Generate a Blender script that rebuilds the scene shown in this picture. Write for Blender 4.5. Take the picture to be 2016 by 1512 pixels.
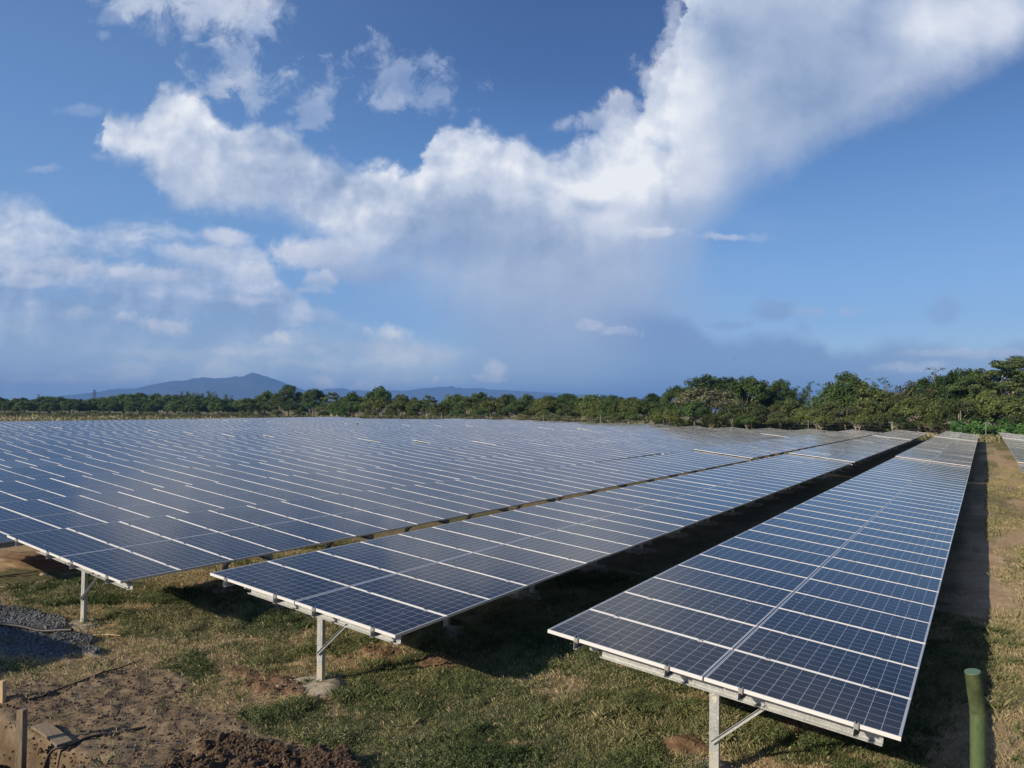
import bpy, bmesh, math, random
import numpy as np
from mathutils import Vector, Matrix, Quaternion

for _o in list(bpy.data.objects):
    bpy.data.objects.remove(_o, do_unlink=True)
SC = bpy.context.scene
COL = SC.collection
R = math.radians
EYE = 4.0                                    # camera height above the ground by the first post

# ------------------------------------------------------------------ camera
YAW, PITCH, ROLL, FPX = R(-27.3636), R(1.2829), R(0.4197), 1400.07
PPX, PPY = 1214.74, 775.35                   # principal point of the (cropped) photograph

def cam_axes():
    cy, sy = math.cos(YAW), math.sin(YAW)
    F = Vector((sy * math.cos(PITCH), cy * math.cos(PITCH), math.sin(PITCH)))
    Rt = Vector((cy, -sy, 0))
    U = Rt.cross(F)
    c, s = math.cos(ROLL), math.sin(ROLL)
    return c * Rt + s * U, -s * Rt + c * U, F
AX_R, AX_U, AX_F = cam_axes()
cam_data = bpy.data.cameras.new('camera')
cam = bpy.data.objects.new('camera', cam_data)
COL.objects.link(cam)
SC.camera = cam
m = Matrix.Identity(4)
for i in range(3):
    m[i][0], m[i][1], m[i][2] = AX_R[i], AX_U[i], -AX_F[i]
m[0][3], m[1][3], m[2][3] = 0.0, 0.0, EYE
cam.matrix_world = m
cam_data.sensor_fit = 'HORIZONTAL'
cam_data.sensor_width = 36.0
cam_data.lens = FPX / 2016 * 36.0
cam_data.shift_x = -(PPX - 1008) / 2016
cam_data.shift_y = (PPY - 756) / 2016
cam_data.clip_start = 0.1
cam_data.clip_end = 60000

# ------------------------------------------------------------------ render settings
SC.view_settings.view_transform = 'Standard'
SC.view_settings.look = 'None'
SC.view_settings.gamma = 1
SC.view_settings.use_curve_mapping = False
SC.view_settings.exposure = 0.30
SC.cycles.max_bounces = 6
SC.cycles.diffuse_bounces = 2
SC.cycles.glossy_bounces = 3
SC.cycles.transparent_max_bounces = 6
SC.cycles.volume_bounces = 0
SC.cycles.use_denoising = True
SC.cycles.sample_clamp_indirect = 6.0
SC.cycles.caustics_reflective = False
SC.cycles.caustics_refractive = False

# ------------------------------------------------------------------ sun
SUN_EL, SUN_TRAVEL = R(27.0), R(25.0)        # light travels towards +y, turned towards +x
sun_dir = Vector((math.sin(SUN_TRAVEL) * math.cos(SUN_EL), math.cos(SUN_TRAVEL) * math.cos(SUN_EL), -math.sin(SUN_EL)))
sd = bpy.data.lights.new('sun', 'SUN')
sd.energy = 4.8
sd.angle = R(0.5)
sd.color = (1.0, 0.86, 0.66)
sun = bpy.data.objects.new('sun', sd)
COL.objects.link(sun)
sun.rotation_euler = sun_dir.to_track_quat('-Z', 'Y').to_euler()
sun.location = (0, 0, 60)

# ------------------------------------------------------------------ node helper
class G:
    """Thin wrapper so that node maths reads as expressions."""
    def __init__(self, tree):
        self.t = tree; self.n = tree.nodes; self.l = tree.links
    def put(self, sock, v):
        if v is None: return
        if hasattr(v, 'is_output'): self.l.new(v, sock)
        else:
            try: sock.default_value = v
            except Exception:
                sock.default_value = (v, v, v) if len(sock.default_value) == 3 else (v, v, v, 1)
    def node(self, typ, props=None, **ins):
        n = self.n.new(typ)
        for k, v in (props or {}).items(): setattr(n, k, v)
        for k, v in ins.items():
            self.put(n.inputs[int(k[1:])] if k[0] == 'i' and k[1:].isdigit() else n.inputs[k], v)
        return n
    def m(self, op, a, b=None, c=None, clamp=False):
        n = self.n.new('ShaderNodeMath'); n.operation = op; n.use_clamp = clamp
        self.put(n.inputs[0], a)
        if b is not None: self.put(n.inputs[1], b)
        if c is not None: self.put(n.inputs[2], c)
        return n.outputs[0]
    def add(self, a, b): return self.m('ADD', a, b)
    def sub(self, a, b): return self.m('SUBTRACT', a, b)
    def mul(self, a, b): return self.m('MULTIPLY', a, b)
    def mad(self, a, b, c): return self.m('MULTIPLY_ADD', a, b, c)
    def mx(self, a, b): return self.m('MAXIMUM', a, b)
    def mn(self, a, b): return self.m('MINIMUM', a, b)
    def v(self, op, a, b=None, c=None):
        n = self.n.new('ShaderNodeVectorMath'); n.operation = op
        self.put(n.inputs[0], a)
        if b is not None:
            self.put(n.inputs['Scale'] if op == 'SCALE' else n.inputs[1], b)
        if c is not None: self.put(n.inputs[2], c)
        return n.outputs['Value'] if op in ('LENGTH', 'DOT_PRODUCT', 'DISTANCE') else n.outputs['Vector']
    def xyz(self, x, y, z=0.0):
        n = self.n.new('ShaderNodeCombineXYZ')
        for s, v in zip(n.inputs, (x, y, z)): self.put(s, v)
        return n.outputs[0]
    def sep(self, v):
        n = self.n.new('ShaderNodeSeparateXYZ'); self.put(n.inputs[0], v); return n.outputs
    def ss(self, x, a, b, o0=0.0, o1=1.0, kind='SMOOTHSTEP'):
        n = self.n.new('ShaderNodeMapRange'); n.interpolation_type = kind
        for k, v in (('Value', x), ('From Min', a), ('From Max', b), ('To Min', o0), ('To Max', o1)): self.put(n.inputs[k], v)
        return n.outputs[0]
    def lin(self, x, a, b, o0=0.0, o1=1.0): return self.ss(x, a, b, o0, o1, 'LINEAR')
    def noise(self, vec, scale, detail=4.0, rough=0.55, lac=2.0, dist=0.0, color=False, dim='3D'):
        n = self.n.new('ShaderNodeTexNoise'); n.noise_dimensions = dim
        if vec is not None: self.put(n.inputs['Vector'], vec)
        for k, v in (('Scale', scale), ('Detail', detail), ('Roughness', rough), ('Lacunarity', lac), ('Distortion', dist)): self.put(n.inputs[k], v)
        return n.outputs['Color' if color else 'Fac']
    def mix(self, f, a, b, blend='MIX'):
        n = self.n.new('ShaderNodeMix'); n.data_type = 'RGBA'; n.blend_type = blend
        self.put(n.inputs[0], f); self.put(n.inputs[6], a); self.put(n.inputs[7], b)
        return n.outputs[2]
    def ramp(self, f, stops, interp='LINEAR'):
        n = self.n.new('ShaderNodeValToRGB'); n.color_ramp.interpolation = interp
        e = n.color_ramp.elements
        while len(e) < len(stops): e.new(0.5)
        for el, (p, c) in zip(e, stops): el.position = p; el.color = c if len(c) == 4 else (*c, 1)
        self.put(n.inputs[0], f); return n.outputs[0]
    def curve(self, x, pts, x0, x1, y0, y1):
        n = self.n.new('ShaderNodeFloatCurve')
        c = n.mapping.curves[0]
        P = [((px - x0) / (x1 - x0), (py - y0) / (y1 - y0)) for px, py in pts]
        while len(c.points) < len(P): c.points.new(0.5, 0.5)
        for pt, (a, b) in zip(c.points, P):
            pt.location = (a, b); pt.handle_type = 'AUTO_CLAMPED'
        n.mapping.extend = 'HORIZONTAL'; n.mapping.use_clip = False
        n.mapping.update()
        self.put(n.inputs['Value'], self.lin(x, x0, x1))
        return self.mad(n.outputs[0], y1 - y0, y0)

def lin3(r, g, b):
    f = lambda c: ((c / 255 + 0.055) / 1.055) ** 2.4 if c > 10 else c / 255 / 12.92
    return (f(r), f(g), f(b), 1.0)

# ------------------------------------------------------------------ sky
def build_world():
    w = bpy.data.worlds.new('World'); SC.world = w; w.use_nodes = True
    nt = w.node_tree; nt.nodes.clear(); g = G(nt)
    STR = 0.1
    EXP = 0.84                                # the sky's own level under this exposure
    K = lambda c: tuple(x * EXP / STR for x in lin3(*c)[:3]) + (1.0,)
    sky = g.node('ShaderNodeTexSky', dict(sky_type='NISHITA', sun_disc=False)).outputs[0]
    sn = sky.node
    sn.sun_elevation = SUN_EL
    sn.sun_rotation = math.atan2(-sun_dir.x, -sun_dir.y)
    sn.air_density = 1.0; sn.dust_density = 0.6; sn.ozone_density = 1.6
    D = g.node('ShaderNodeTexCoord').outputs['Generated']
    D = g.v('NORMALIZE', D)
    dF = g.v('DOT_PRODUCT', D, tuple(AX_F)); dR = g.v('DOT_PRODUCT', D, tuple(AX_R)); dU = g.v('DOT_PRODUCT', D, tuple(AX_U))
    front = g.mul(g.ss(dF, 0.35, 0.5), g.ss(g.sep(D)[2], -0.06, -0.03))
    dFs = g.mx(dF, 0.2)
    kk = FPX / 1000
    # tangent-plane bearings of the sky, in thousandths of a fixed plane facing the hills
    u0 = g.mad(g.m('DIVIDE', dR, dFs), kk, PPX / 1000)
    v0 = g.mad(g.m('DIVIDE', dU, dFs), -kk, PPY / 1000)
    P0 = g.xyz(u0, v0, 0.0)
    # warp
    wn = g.noise(P0, 5.0, 5.0, 0.6, color=True)
    wv = g.v('SUBTRACT', wn, (0.5, 0.5, 0.5))
    P1 = g.v('ADD', P0, g.v('MULTIPLY', wv, (0.055, 0.055, 0.0)))
    wn2 = g.noise(P0, 26.0, 4.0, 0.6, color=True)
    P = g.v('ADD', P1, g.v('MULTIPLY', g.v('SUBTRACT', wn2, (0.5, 0.5, 0.5)), (0.016, 0.016, 0.0)))
    s = g.sep(P); u, v = s[0], s[1]
    nA = g.noise(g.v('ADD', P1, (3.1, 1.7, 0.0)), 6.0, 11.0, 0.66)          # ragged edge
    T0 = g.v('ADD', P1, (5.3, 0.7, 0.0))
    nB = g.noise(T0, 6.0, 8.0, 0.54)                                        # billows
    nC = g.noise(g.v('ADD', T0, (0.016, 0.024, 0.0)), 6.0, 8.0, 0.54)       # the same, stepped away from the light
    nS = g.noise(g.v('MULTIPLY', P, (2.4, 7.5, 1.0)), 1.0, 8.0, 0.60)       # flat streaky
    nL = g.noise(P0, 2.4, 3.0, 0.5)
    relief = g.add(g.mul(g.sub(nB, nC), 3.6), g.mul(g.sub(nA, 0.5), 0.30))

    vb = g.node('ShaderNodeTexVoronoi', dict(feature='SMOOTH_F1', voronoi_dimensions='3D'), Vector=g.v('ADD', P1, (1.3, 2.9, 0.0)), Scale=13.0, Smoothness=0.55, Detail=2.5, Roughness=0.55)
    puff = g.mul(g.sub(0.42, vb.outputs['Distance']), 0.75)                 # cauliflower heads

    # --- clear sky, deepened overhead and paled towards the horizon
    el = g.sep(D)[2]
    grad = g.ramp(g.lin(el, 0.0, 0.6), [(0.0, lin3(140, 182, 228)), (0.10, lin3(146, 190, 238)), (0.30, lin3(116, 168, 228)),
                                        (0.52, lin3(82, 134, 200)), (0.72, lin3(49, 93, 158)), (1.0, lin3(34, 70, 132))])
    grad = g.v('SCALE', grad, EXP / STR)
    side = g.ss(u0, 0.15, 1.15)
    lighter = g.mix(g.mul(g.sub(1.0, side), 0.45), grad, K((112, 152, 205)))
    base = g.mix(0.72, sky, lighter)
    col = base

    def over(col, c, a): return g.mix(a, col, c)
    # --- faint high veil
    veil = g.mul(g.ss(nS, 0.5, 0.8), g.mul(g.ss(v, 0.2, 0.6), 0.25))
    col = over(col, K((175, 195, 225)), veil)

    # --- stratocumulus field low on the left
    tl = g.curve(u, [(-0.5, .33), (0, .385), (.06, .395), (.12, .43), (.2, .45), (.26, .44), (.33, .45), (.38, .475), (.42, .455), (.48, .47), (.52, .50), (.56, .56), (.62, .61), (.7, .64), (.8, .655), (.9, .68), (1.0, .73), (1.1, .78)], -0.5, 1.1, 0.3, 0.9)
    din = g.sub(v, tl)
    cov = g.mul(g.ss(g.add(din, g.mul(g.sub(nA, 0.5), 0.10)), -0.012, 0.02), g.ss(u, 1.02, 0.75))
    gaps = g.ss(nS, 0.37, 0.49)
    lowfade = g.ss(v, 0.60, 0.74)
    covd = g.mul(cov, g.mix(lowfade, g.mad(gaps, 0.85, 0.15), (0.82, 0.82, 0.82, 1)))
    tone = g.add(g.add(g.mul(g.sub(nS, 0.5), 2.2), g.add(g.mul(relief, 0.7), g.mul(puff, 0.35))), g.ss(din, 0.20, 0.0, 0.34, 0.66))
    cS = g.ramp(tone, [(0.0, lin3(142, 168, 204)), (0.32, lin3(164, 186, 217)), (0.58, lin3(194, 207, 229)), (0.85, lin3(226, 232, 242))])
    cS = g.v('SCALE', cS, EXP / STR)
    cS = g.mix(g.ss(v, 0.56, 0.74, 0.0, 0.45), cS, K((164, 188, 218)))
    col = over(col, cS, covd)

    # --- rain curtain and bank along the horizon
    rain = g.mul(g.mul(g.ss(u, 0.80, 1.02), g.ss(u, 1.46, 1.22)), g.ss(v, 0.42, 0.58))
    cr = g.ramp(g.lin(v, 0.45, 0.80), [(0.0, lin3(168, 184, 210)), (0.55, lin3(156, 178, 210)), (1.0, lin3(132, 162, 204))])
    cr = g.v('SCALE', cr, EXP / STR)
    col = over(col, cr, g.mul(rain, 0.94))
    bk = g.curve(u, [(1.15, .60), (1.28, .60), (1.35, .625), (1.40, .655), (1.45, .662), (1.50, .655), (1.56, .655), (1.62, .67), (1.66, .685), (1.72, .68), (1.78, .672), (1.84, .672), (1.92, .685), (2.02, .66), (2.2, .64)], 1.15, 2.2, 0.5, 0.8)
    bank = g.mul(g.ss(g.add(g.sub(v, bk), g.mul(g.sub(nA, .5), .06)), -0.012, 0.028), g.ss(u, 1.12, 1.32))
    cb = g.ramp(g.lin(v, 0.64, 0.80), [(0.0, lin3(130, 158, 202)), (0.5, lin3(122, 152, 198)), (1.0, lin3(108, 142, 194))])
    cb = g.mix(g.mul(g.ss(u, 1.6, 1.95), 0.55), cb, lin3(158, 184, 222))
    cb = g.v('SCALE', cb, EXP / STR)
    col = over(col, cb, g.mul(bank, 0.92))

    # --- the great cloud: outline above, outline below
    ue = g.add(u, g.mul(g.sub(nB, 0.5), 0.09))
    ue = g.add(ue, g.mul(g.sub(nA, 0.5), 0.10))
    top = g.curve(ue, [(.13, .40), (.16, .34), (.18, .295), (.205, .262), (.215, .20), (.24, .195), (.27, .20), (.33, .158), (.38, .17), (.43, .20), (.49, .212), (.55, .225), (.60, .262), (.64, .29), (.68, .305), (.74, .312), (.80, .318), (.835, .29), (.85, .248), (.88, .226), (.95, .228), (1.0, .226), (1.04, .24), (1.08, .268), (1.14, .265), (1.2, .235), (1.25, .212), (1.285, .178), (1.31, .125), (1.325, .06), (1.34, -.02), (1.38, -.25), (1.5, -.7), (2.3, -1.0)], .13, 2.3, -1.0, 0.8)
    bot = g.curve(ue, [(.13, .26), (.17, .275), (.19, .302), (.24, .318), (.30, .35), (.34, .385), (.38, .41), (.46, .425), (.54, .43), (.60, .45), (.64, .50), (.70, .55), (.80, .58), (.92, .62), (1.05, .66), (1.2, .64), (1.30, .58), (1.38, .50), (1.43, .43), (1.48, .375), (1.56, .335), (1.64, .285), (1.72, .25), (1.80, .215), (1.90, .165), (2.02, .10), (2.12, .03), (2.3, -.12)], .13, 2.3, -1.0, 0.8)
    att = g.mul(g.ss(u, 1.285, 1.325, 1.0, 0.20), 1.0)
    dt0 = g.sub(v, top)
    dt = g.mx(g.mul(dt0, att), g.add(dt0, -0.11)); db = g.sub(bot, v)
    dtn = g.add(dt, g.mul(g.add(g.mad(g.sub(nA, 0.50), 0.18, 0.012), g.mul(puff, 0.05)), att))
    dbn = g.add(db, g.mul(g.sub(nA, 0.5), 0.13))
    arm = g.ss(u, 1.3, 1.6)
    softb = g.add(g.ss(u, 0.45, 0.95, 0.045, 0.20), g.mul(arm, -0.12))
    aM = g.mul(g.ss(dtn, g.mul(att, -0.006), g.mul(att, 0.034)), g.ss(dbn, g.mul(softb, -0.35), softb))
    aM = g.mul(aM, g.ss(u, 0.135, 0.2))
    # tone: bright crown, grey heart and base
    crown = g.ss(dt, 0.30, 0.03, 0.0, 1.0)
    lft = g.ss(u, 0.75, 0.4)
    tM = g.add(g.mad(crown, 0.32, 0.45), g.mul(relief, g.mad(crown, 0.45, 0.25)))
    tM = g.add(tM, g.mul(g.sub(nL, 0.5), 0.35))
    tM = g.add(tM, g.mul(puff, g.mad(crown, 0.55, 0.10)))
    def after(x):
        # keeps the evaluation in sequence (a huge parallel graph would not fit the shader stack)
        return g.v('MULTIPLY_ADD', g.xyz(x, x, x) if x.node.type in ('MATH', 'MAP_RANGE') else x, (1e-9, 1e-9, 0.0), P)
    def glow(cx, cy, rx, ry, amt, prev):
        q = g.v('MULTIPLY_ADD', after(prev), (1 / rx, 1 / ry, 0.0), (-cx / rx, -cy / ry, 0.0))
        return g.mul(g.ss(g.v('LENGTH', q), 1.0, 0.0), amt)
    for a in ((.36, .24, .16, .10, .22), (.27, .29, .13, .04, .3), (.62, .30, .20, .08, -.22), (.52, .36, .25, .07, -.05), (.80, .345, .13, .04, .38),
              (.93, .30, .14, .11, .38), (.90, .45, .28, .09, -.20), (1.0, .51, .25, .10, -.14), (1.26, .28, .14, .14, .36), (1.20, .38, .22, .10, .32), (1.36, .18, .09, .22, .42),
              (1.40, .35, .13, .13, .20), (1.42, .07, .10, .08, -.34), (1.56, .13, .20, .16, -.34), (1.72, .06, .12, .16, -.22), (1.62, .22, .2, .1, -.2), (1.83, .05, .13, .10, .42), (1.96, .03, .12, .10, .35), (1.70, .12, .06, .05, .15),
              (1.17, .37, .24, .13, .16), (1.16, .412, .05, .025, -.30), (.42, .35, .12, .05, .12), (.70, .46, .16, .04, .16), (.36, .375, .1, .03, .1), (1.22, .46, .15, .05, .16)):
        tM = g.add(tM, glow(*a, tM))
    cM = g.ramp(tM, [(0.0, lin3(142, 163, 197)), (0.25, lin3(164, 181, 209)), (0.5, lin3(189, 201, 222)), (0.75, lin3(216, 223, 236)), (1.0, lin3(243, 245, 249))])
    cM = g.v('SCALE', cM, EXP / STR)
    col = over(col, cM, aM)

    # --- separate cloudlets: centre, radii, opacity, tone (0 grey-blue .. 1 white), raggedness
    rag = g.mul(g.sub(nA, 0.5), 1.7)
    rag2 = g.mul(g.sub(g.noise(g.v('ADD', P0, (7.3, 2.2, 0)), 15.0, 8.0, 0.68, dist=0.5), 0.5), 1.3)
    for cx, cy, rx, ry, op, tn, rg in (
            (.43, .015, .135, .075, .95, .72, 1.6), (.30, -.02, .14, .05, .9, .75, 1.6), (.49, .05, .05, .05, .8, .6, 1.6),
            (.47, .13, .09, .085, .62, .62, 2.6), (.50, .175, .06, .05, .6, .62, 2.4), (.62, .215, .06, .035, .5, .55, 2.6),
            (.655, .18, .028, .055, .5, .5, 2.6), (.80, .165, .115, .07, .55, .45, 3.0), (.76, .20, .055, .035, .55, .6, 2.4), (.84, .12, .04, .03, .4, .5, 2.6),
            (.215, .035, .035, .02, .35, .55, 2.2), (.20, .075, .02, .014, .3, .55, 2.0), (.165, .215, .05, .014, .35, .55, 2.4),
            (.60, .492, .085, .040, .95, .86, 1.3), (.66, .50, .075, .035, .9, .74, 1.3), (.69, .535, .10, .03, .75, .40, 1.2), (.635, .550, .040, .020, .6, .74, 2.2), (.61, .575, .05, .010, .5, .7, 2.2),
            (.78, .655, .055, .024, .85, .92, 1.8), (.74, .685, .10, .022, .6, .70, 1.8), (.85, .70, .08, .022, .55, .72, 1.8), (.545, .668, .036, .018, .8, .92, 2.2), (.335, .641, .055, .02, .7, .84, 1.8), (.25, .628, .028, .012, .6, .82, 2.0),
            (.615, .695, .035, .014, .6, .75, 1.8), (.64, .752, .030, .016, .8, .9, 1.8), (.71, .762, .045, .012, .7, .8, 1.8), (.978, .722, .024, .026, .8, .86, 1.6), (.965, .742, .045, .007, .7, .8, 1.6), (.855, .744, .012, .009, .6, .9, 1.6), (.895, .75, .03, .016, .5, .75, 1.6),
            (1.155, .642, .034, .008, .42, .7, 3.4), (1.22, .651, .038, .008, .45, .7, 3.4), (1.21, .657, .018, .006, .4, .6, 2.6), (1.29, .463, .07, .012, .7, .9, 1.6), (1.43, .468, .055, .009, .6, .8, 1.4), (1.495, .466, .03, .012, .3, .75, 1.6),
            (.12, .53, .16, .022, .8, .82, 1.3), (.05, .555, .12, .018, .7, .86, 1.3), (.30, .545, .13, .020, .75, .8, 1.4), (.40, .505, .10, .022, .7, .8, 1.4), (.44, .465, .075, .016, .75, .85, 1.5), (.50, .535, .07, .022, .7, .8, 1.5), (.49, .592, .06, .012, .65, .78, 1.6), (.17, .62, .06, .012, .5, .7, 1.6),
            (.42, .70, .20, .012, .5, .62, 1.5), (.30, .73, .25, .010, .4, .55, 1.5), (.60, .722, .10, .010, .5, .66, 1.6), (.10, .745, .10, .012, .45, .7, 1.5),
            (1.315, .10, .035, .07, .55, .8, 2.4), (1.285, .165, .045, .05, .6, .85, 2.4), (1.325, .03, .03, .06, .5, .75, 2.6), (1.235, .215, .05, .03, .55, .85, 2.4), (1.15, .245, .06, .022, .5, .8, 2.6),
            (1.525, .612, .050, .024, .7, .10, 1.7), (1.425, .64, .042, .012, .55, .12, 1.7), (1.60, .617, .055, .015, .6, .62, 1.7), (1.585, .645, .03, .02, .35, .2, 1.7), (1.86, .615, .045, .035, .5, .25, 1.5), (1.69, .607, .035, .008, .4, .6, 1.6),
            (1.80, .722, .09, .012, .55, .72, 1.6), (1.92, .695, .14, .010, .5, .7, 1.6), (.09, .335, .04, .008, .3, .6, 1.6), (.19, .305, .02, .01, .3, .6, 2.0)):
        q = g.v('MULTIPLY_ADD', after(col), (1 / rx, 1 / ry, 0.0), (-cx / rx, -cy / ry, 0.0))
        r = g.v('LENGTH', q)
        r = g.sub(r, g.mul(g.add(g.mul(rag, 0.6), rag2), rg))
        a = g.mul(g.ss(r, 1.15, 0.30), op)
        qy = g.sep(q)[1]
        t = g.add(g.mad(qy, -0.10, tn - 0.05), g.mul(relief, 0.35))
        col = over(col, g.mix(g.m('MULTIPLY', t, t, clamp=True), K((140, 165, 204)), K((240, 240, 244))), a)

    # --- the rest of the sky, behind and overhead: scattered cloud
    nR = g.noise(g.v('MULTIPLY', D, (1.0, 1.0, 1.8)), 2.4, 6.0, 0.58)
    cR = g.mix(g.ss(nR, 0.5, 0.75), K((165, 182, 212)), K((222, 226, 236)))
    rest = g.mix(g.mul(g.ss(nR, 0.50, 0.62), 0.85), base, cR)
    far = g.ss(g.sep(D)[2], 0.13, 0.0)                                     # distant cloud seen through the thick low air
    col = g.v('MULTIPLY', col, g.mix(far, (1, 1, 1, 1), (1.62, 1.50, 1.14, 1)))
    bgA = g.node('ShaderNodeBackground', Color=col, Strength=STR)
    bgB = g.node('ShaderNodeBackground', Color=rest, Strength=STR)
    mx = g.node('ShaderNodeMixShader', Fac=front)
    nt.links.new(bgB.outputs[0], mx.inputs[1]); nt.links.new(bgA.outputs[0], mx.inputs[2])
    out = g.node('ShaderNodeOutputWorld')
    nt.links.new(mx.outputs[0], out.inputs[0])
    w.cycles.sampling_method = 'MANUAL'; w.cycles.sample_map_resolution = 512
build_world()

# ------------------------------------------------------------------ helpers
RNG = np.random.default_rng(7)
random.seed(7)

def cam_ray(px, py):
    return AX_R * ((px - PPX) / FPX) - AX_U * ((py - PPY) / FPX) + AX_F
def on_ground(px, py, z=0.0):
    d = cam_ray(px, py); t = (z - EYE) / d.z
    return Vector((0, 0, EYE)) + d * t
def at_depth(px, py, depth):
    return Vector((0, 0, EYE)) + cam_ray(px, py) * depth

def tag(o, label=None, cat=None, group=None, kind=None):
    if label: o['label'] = label
    if cat: o['category'] = cat
    if group: o['group'] = group
    if kind: o['kind'] = kind
    return o
def link(name, me, parent=None, mat=None):
    o = bpy.data.objects.new(name, me); COL.objects.link(o)
    if parent: o.parent = parent
    if mat is not None: o.matrix_local = mat
    return o
def empty(name, loc, rot=(0, 0, 0)):
    o = bpy.data.objects.new(name, None); COL.objects.link(o)
    o.location = loc; o.rotation_euler = rot; o.empty_display_size = 0.3
    return o

class MB:
    """Collects polygons and links them as one mesh."""
    def __init__(self): self.v = []; self.f = []; self.mi = []; self.sm = []
    def add(self, verts, faces, mi=0, smooth=False):
        b = len(self.v); self.v += [tuple(p) for p in verts]
        for f in faces:
            self.f.append([i + b for i in f]); self.mi.append(mi); self.sm.append(smooth)
    def box(self, c, s, rot=None, mi=0):
        c = Vector(c); P = []
        for dz in (-.5, .5):
            for dx, dy in ((-.5, -.5), (.5, -.5), (.5, .5), (-.5, .5)):
                p = Vector((dx * s[0], dy * s[1], dz * s[2]))
                P.append(c + (rot @ p if rot else p))
        self.add(P, [(3, 2, 1, 0), (4, 5, 6, 7), (0, 1, 5, 4), (1, 2, 6, 5), (2, 3, 7, 6), (3, 0, 4, 7)], mi)
    def prism(self, prof, o, X, Y, A, mi=0):
        """extrude the 2-D outline PROF (in axes X, Y at O) along vector A"""
        o, X, Y, A = Vector(o), Vector(X), Vector(Y), Vector(A)
        n = len(prof)
        P = [o + X * a + Y * b for a, b in prof]
        Q = [p + A for p in P]
        flip = X.cross(Y).dot(A) < 0
        fs = [tuple(range(n))[::-1], tuple(range(n, 2 * n))] + [(i, (i + 1) % n, (i + 1) % n + n, i + n) for i in range(n)]
        if flip: fs = [f[::-1] for f in fs]
        self.add(P + Q, fs, mi)
    def tube(self, pts, rads, n=8, mi=0, caps=True, smooth=True):
        pts = [Vector(p) for p in pts]; k = len(pts); P = []
        up = None
        for i, p in enumerate(pts):
            t = (pts[min(i + 1, k - 1)] - pts[max(i - 1, 0)]).normalized()
            if up is None: up = t.orthogonal().normalized()
            up = (up - t * up.dot(t)).normalized(); s = t.cross(up)
            for j in range(n):
                a = 2 * math.pi * j / n
                P.append(p + (up * math.cos(a) + s * math.sin(a)) * rads[i])
        F = [(i * n + j, i * n + (j + 1) % n, (i + 1) * n + (j + 1) % n, (i + 1) * n + j) for i in range(k - 1) for j in range(n)]
        self.add(P, F, mi, smooth)
        if caps: self.add(P[:n], [tuple(range(n))[::-1]], mi); self.add(P[-n:], [tuple(range(n))], mi)
    def mesh(self, name, mats):
        me = bpy.data.meshes.new(name)
        me.from_pydata(self.v, [], self.f)
        for mt in (mats if isinstance(mats, (list, tuple)) else [mats]): me.materials.append(mt)
        me.polygons.foreach_set('material_index', self.mi); me.polygons.foreach_set('use_smooth', self.sm)
        me.update(); return me
    def build(self, name, mats, parent=None, mat=None):
        return link(name, self.mesh(name, mats), parent, mat)

def np_mesh(name, V, F, mats, smooth=False, attrs=None, mi=None):
    """mesh from numpy arrays; F is (n,3) or (n,4)"""
    me = bpy.data.meshes.new(name)
    k = F.shape[1]
    me.vertices.add(len(V)); me.vertices.foreach_set('co', np.ascontiguousarray(V, dtype=np.float32).ravel())
    me.loops.add(F.size); me.loops.foreach_set('vertex_index', np.ascontiguousarray(F, dtype=np.int32).ravel())
    me.polygons.add(len(F))
    me.polygons.foreach_set('loop_start', np.arange(0, F.size, k, dtype=np.int32))
    me.polygons.foreach_set('loop_total', np.full(len(F), k, dtype=np.int32))
    me.polygons.foreach_set('use_smooth', np.full(len(F), smooth, dtype=bool))
    for mt in (mats if isinstance(mats, (list, tuple)) else [mats]): me.materials.append(mt)
    if mi is not None: me.polygons.foreach_set('material_index', np.asarray(mi, dtype=np.int32))
    for nm, arr in (attrs or {}).items():
        a = me.attributes.new(nm, 'FLOAT', 'POINT'); a.data.foreach_set('value', np.ascontiguousarray(arr, dtype=np.float32))
    me.update(calc_edges=True); me.validate()
    return me

def _hash(ix, iy, seed):
    h = (ix.astype(np.int64) * 374761393 + iy.astype(np.int64) * 668265263 + seed * 1442695041) & 0xffffffff
    h = ((h ^ (h >> 13)) * 1274126177) & 0xffffffff
    return ((h ^ (h >> 16)) & 0xffff) / 65535.0
def vnoise(x, y, seed=0):
    ix, iy = np.floor(x), np.floor(y); fx, fy = x - ix, y - iy
    fx = fx * fx * fx * (fx * (fx * 6 - 15) + 10); fy = fy * fy * fy * (fy * (fy * 6 - 15) + 10)
    a, b = _hash(ix, iy, seed), _hash(ix + 1, iy, seed); c, d = _hash(ix, iy + 1, seed), _hash(ix + 1, iy + 1, seed)
    return (a + (b - a) * fx) * (1 - fy) + (c + (d - c) * fx) * fy
def fbm(x, y, seed=0, octaves=4, rough=0.5, ridged=False):
    s = 0; amp = 1; tot = 0
    for k in range(octaves):
        n = vnoise(x * 2 ** k + 17.3 * k, y * 2 ** k - 9.1 * k, seed + k)
        if ridged: n = 1 - np.abs(2 * n - 1)
        s = s + n * amp; tot += amp; amp *= rough
    return s / tot
def sstep(x, a, b):
    t = np.clip((x - a) / (b - a), 0, 1); return t * t * (3 - 2 * t)

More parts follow.
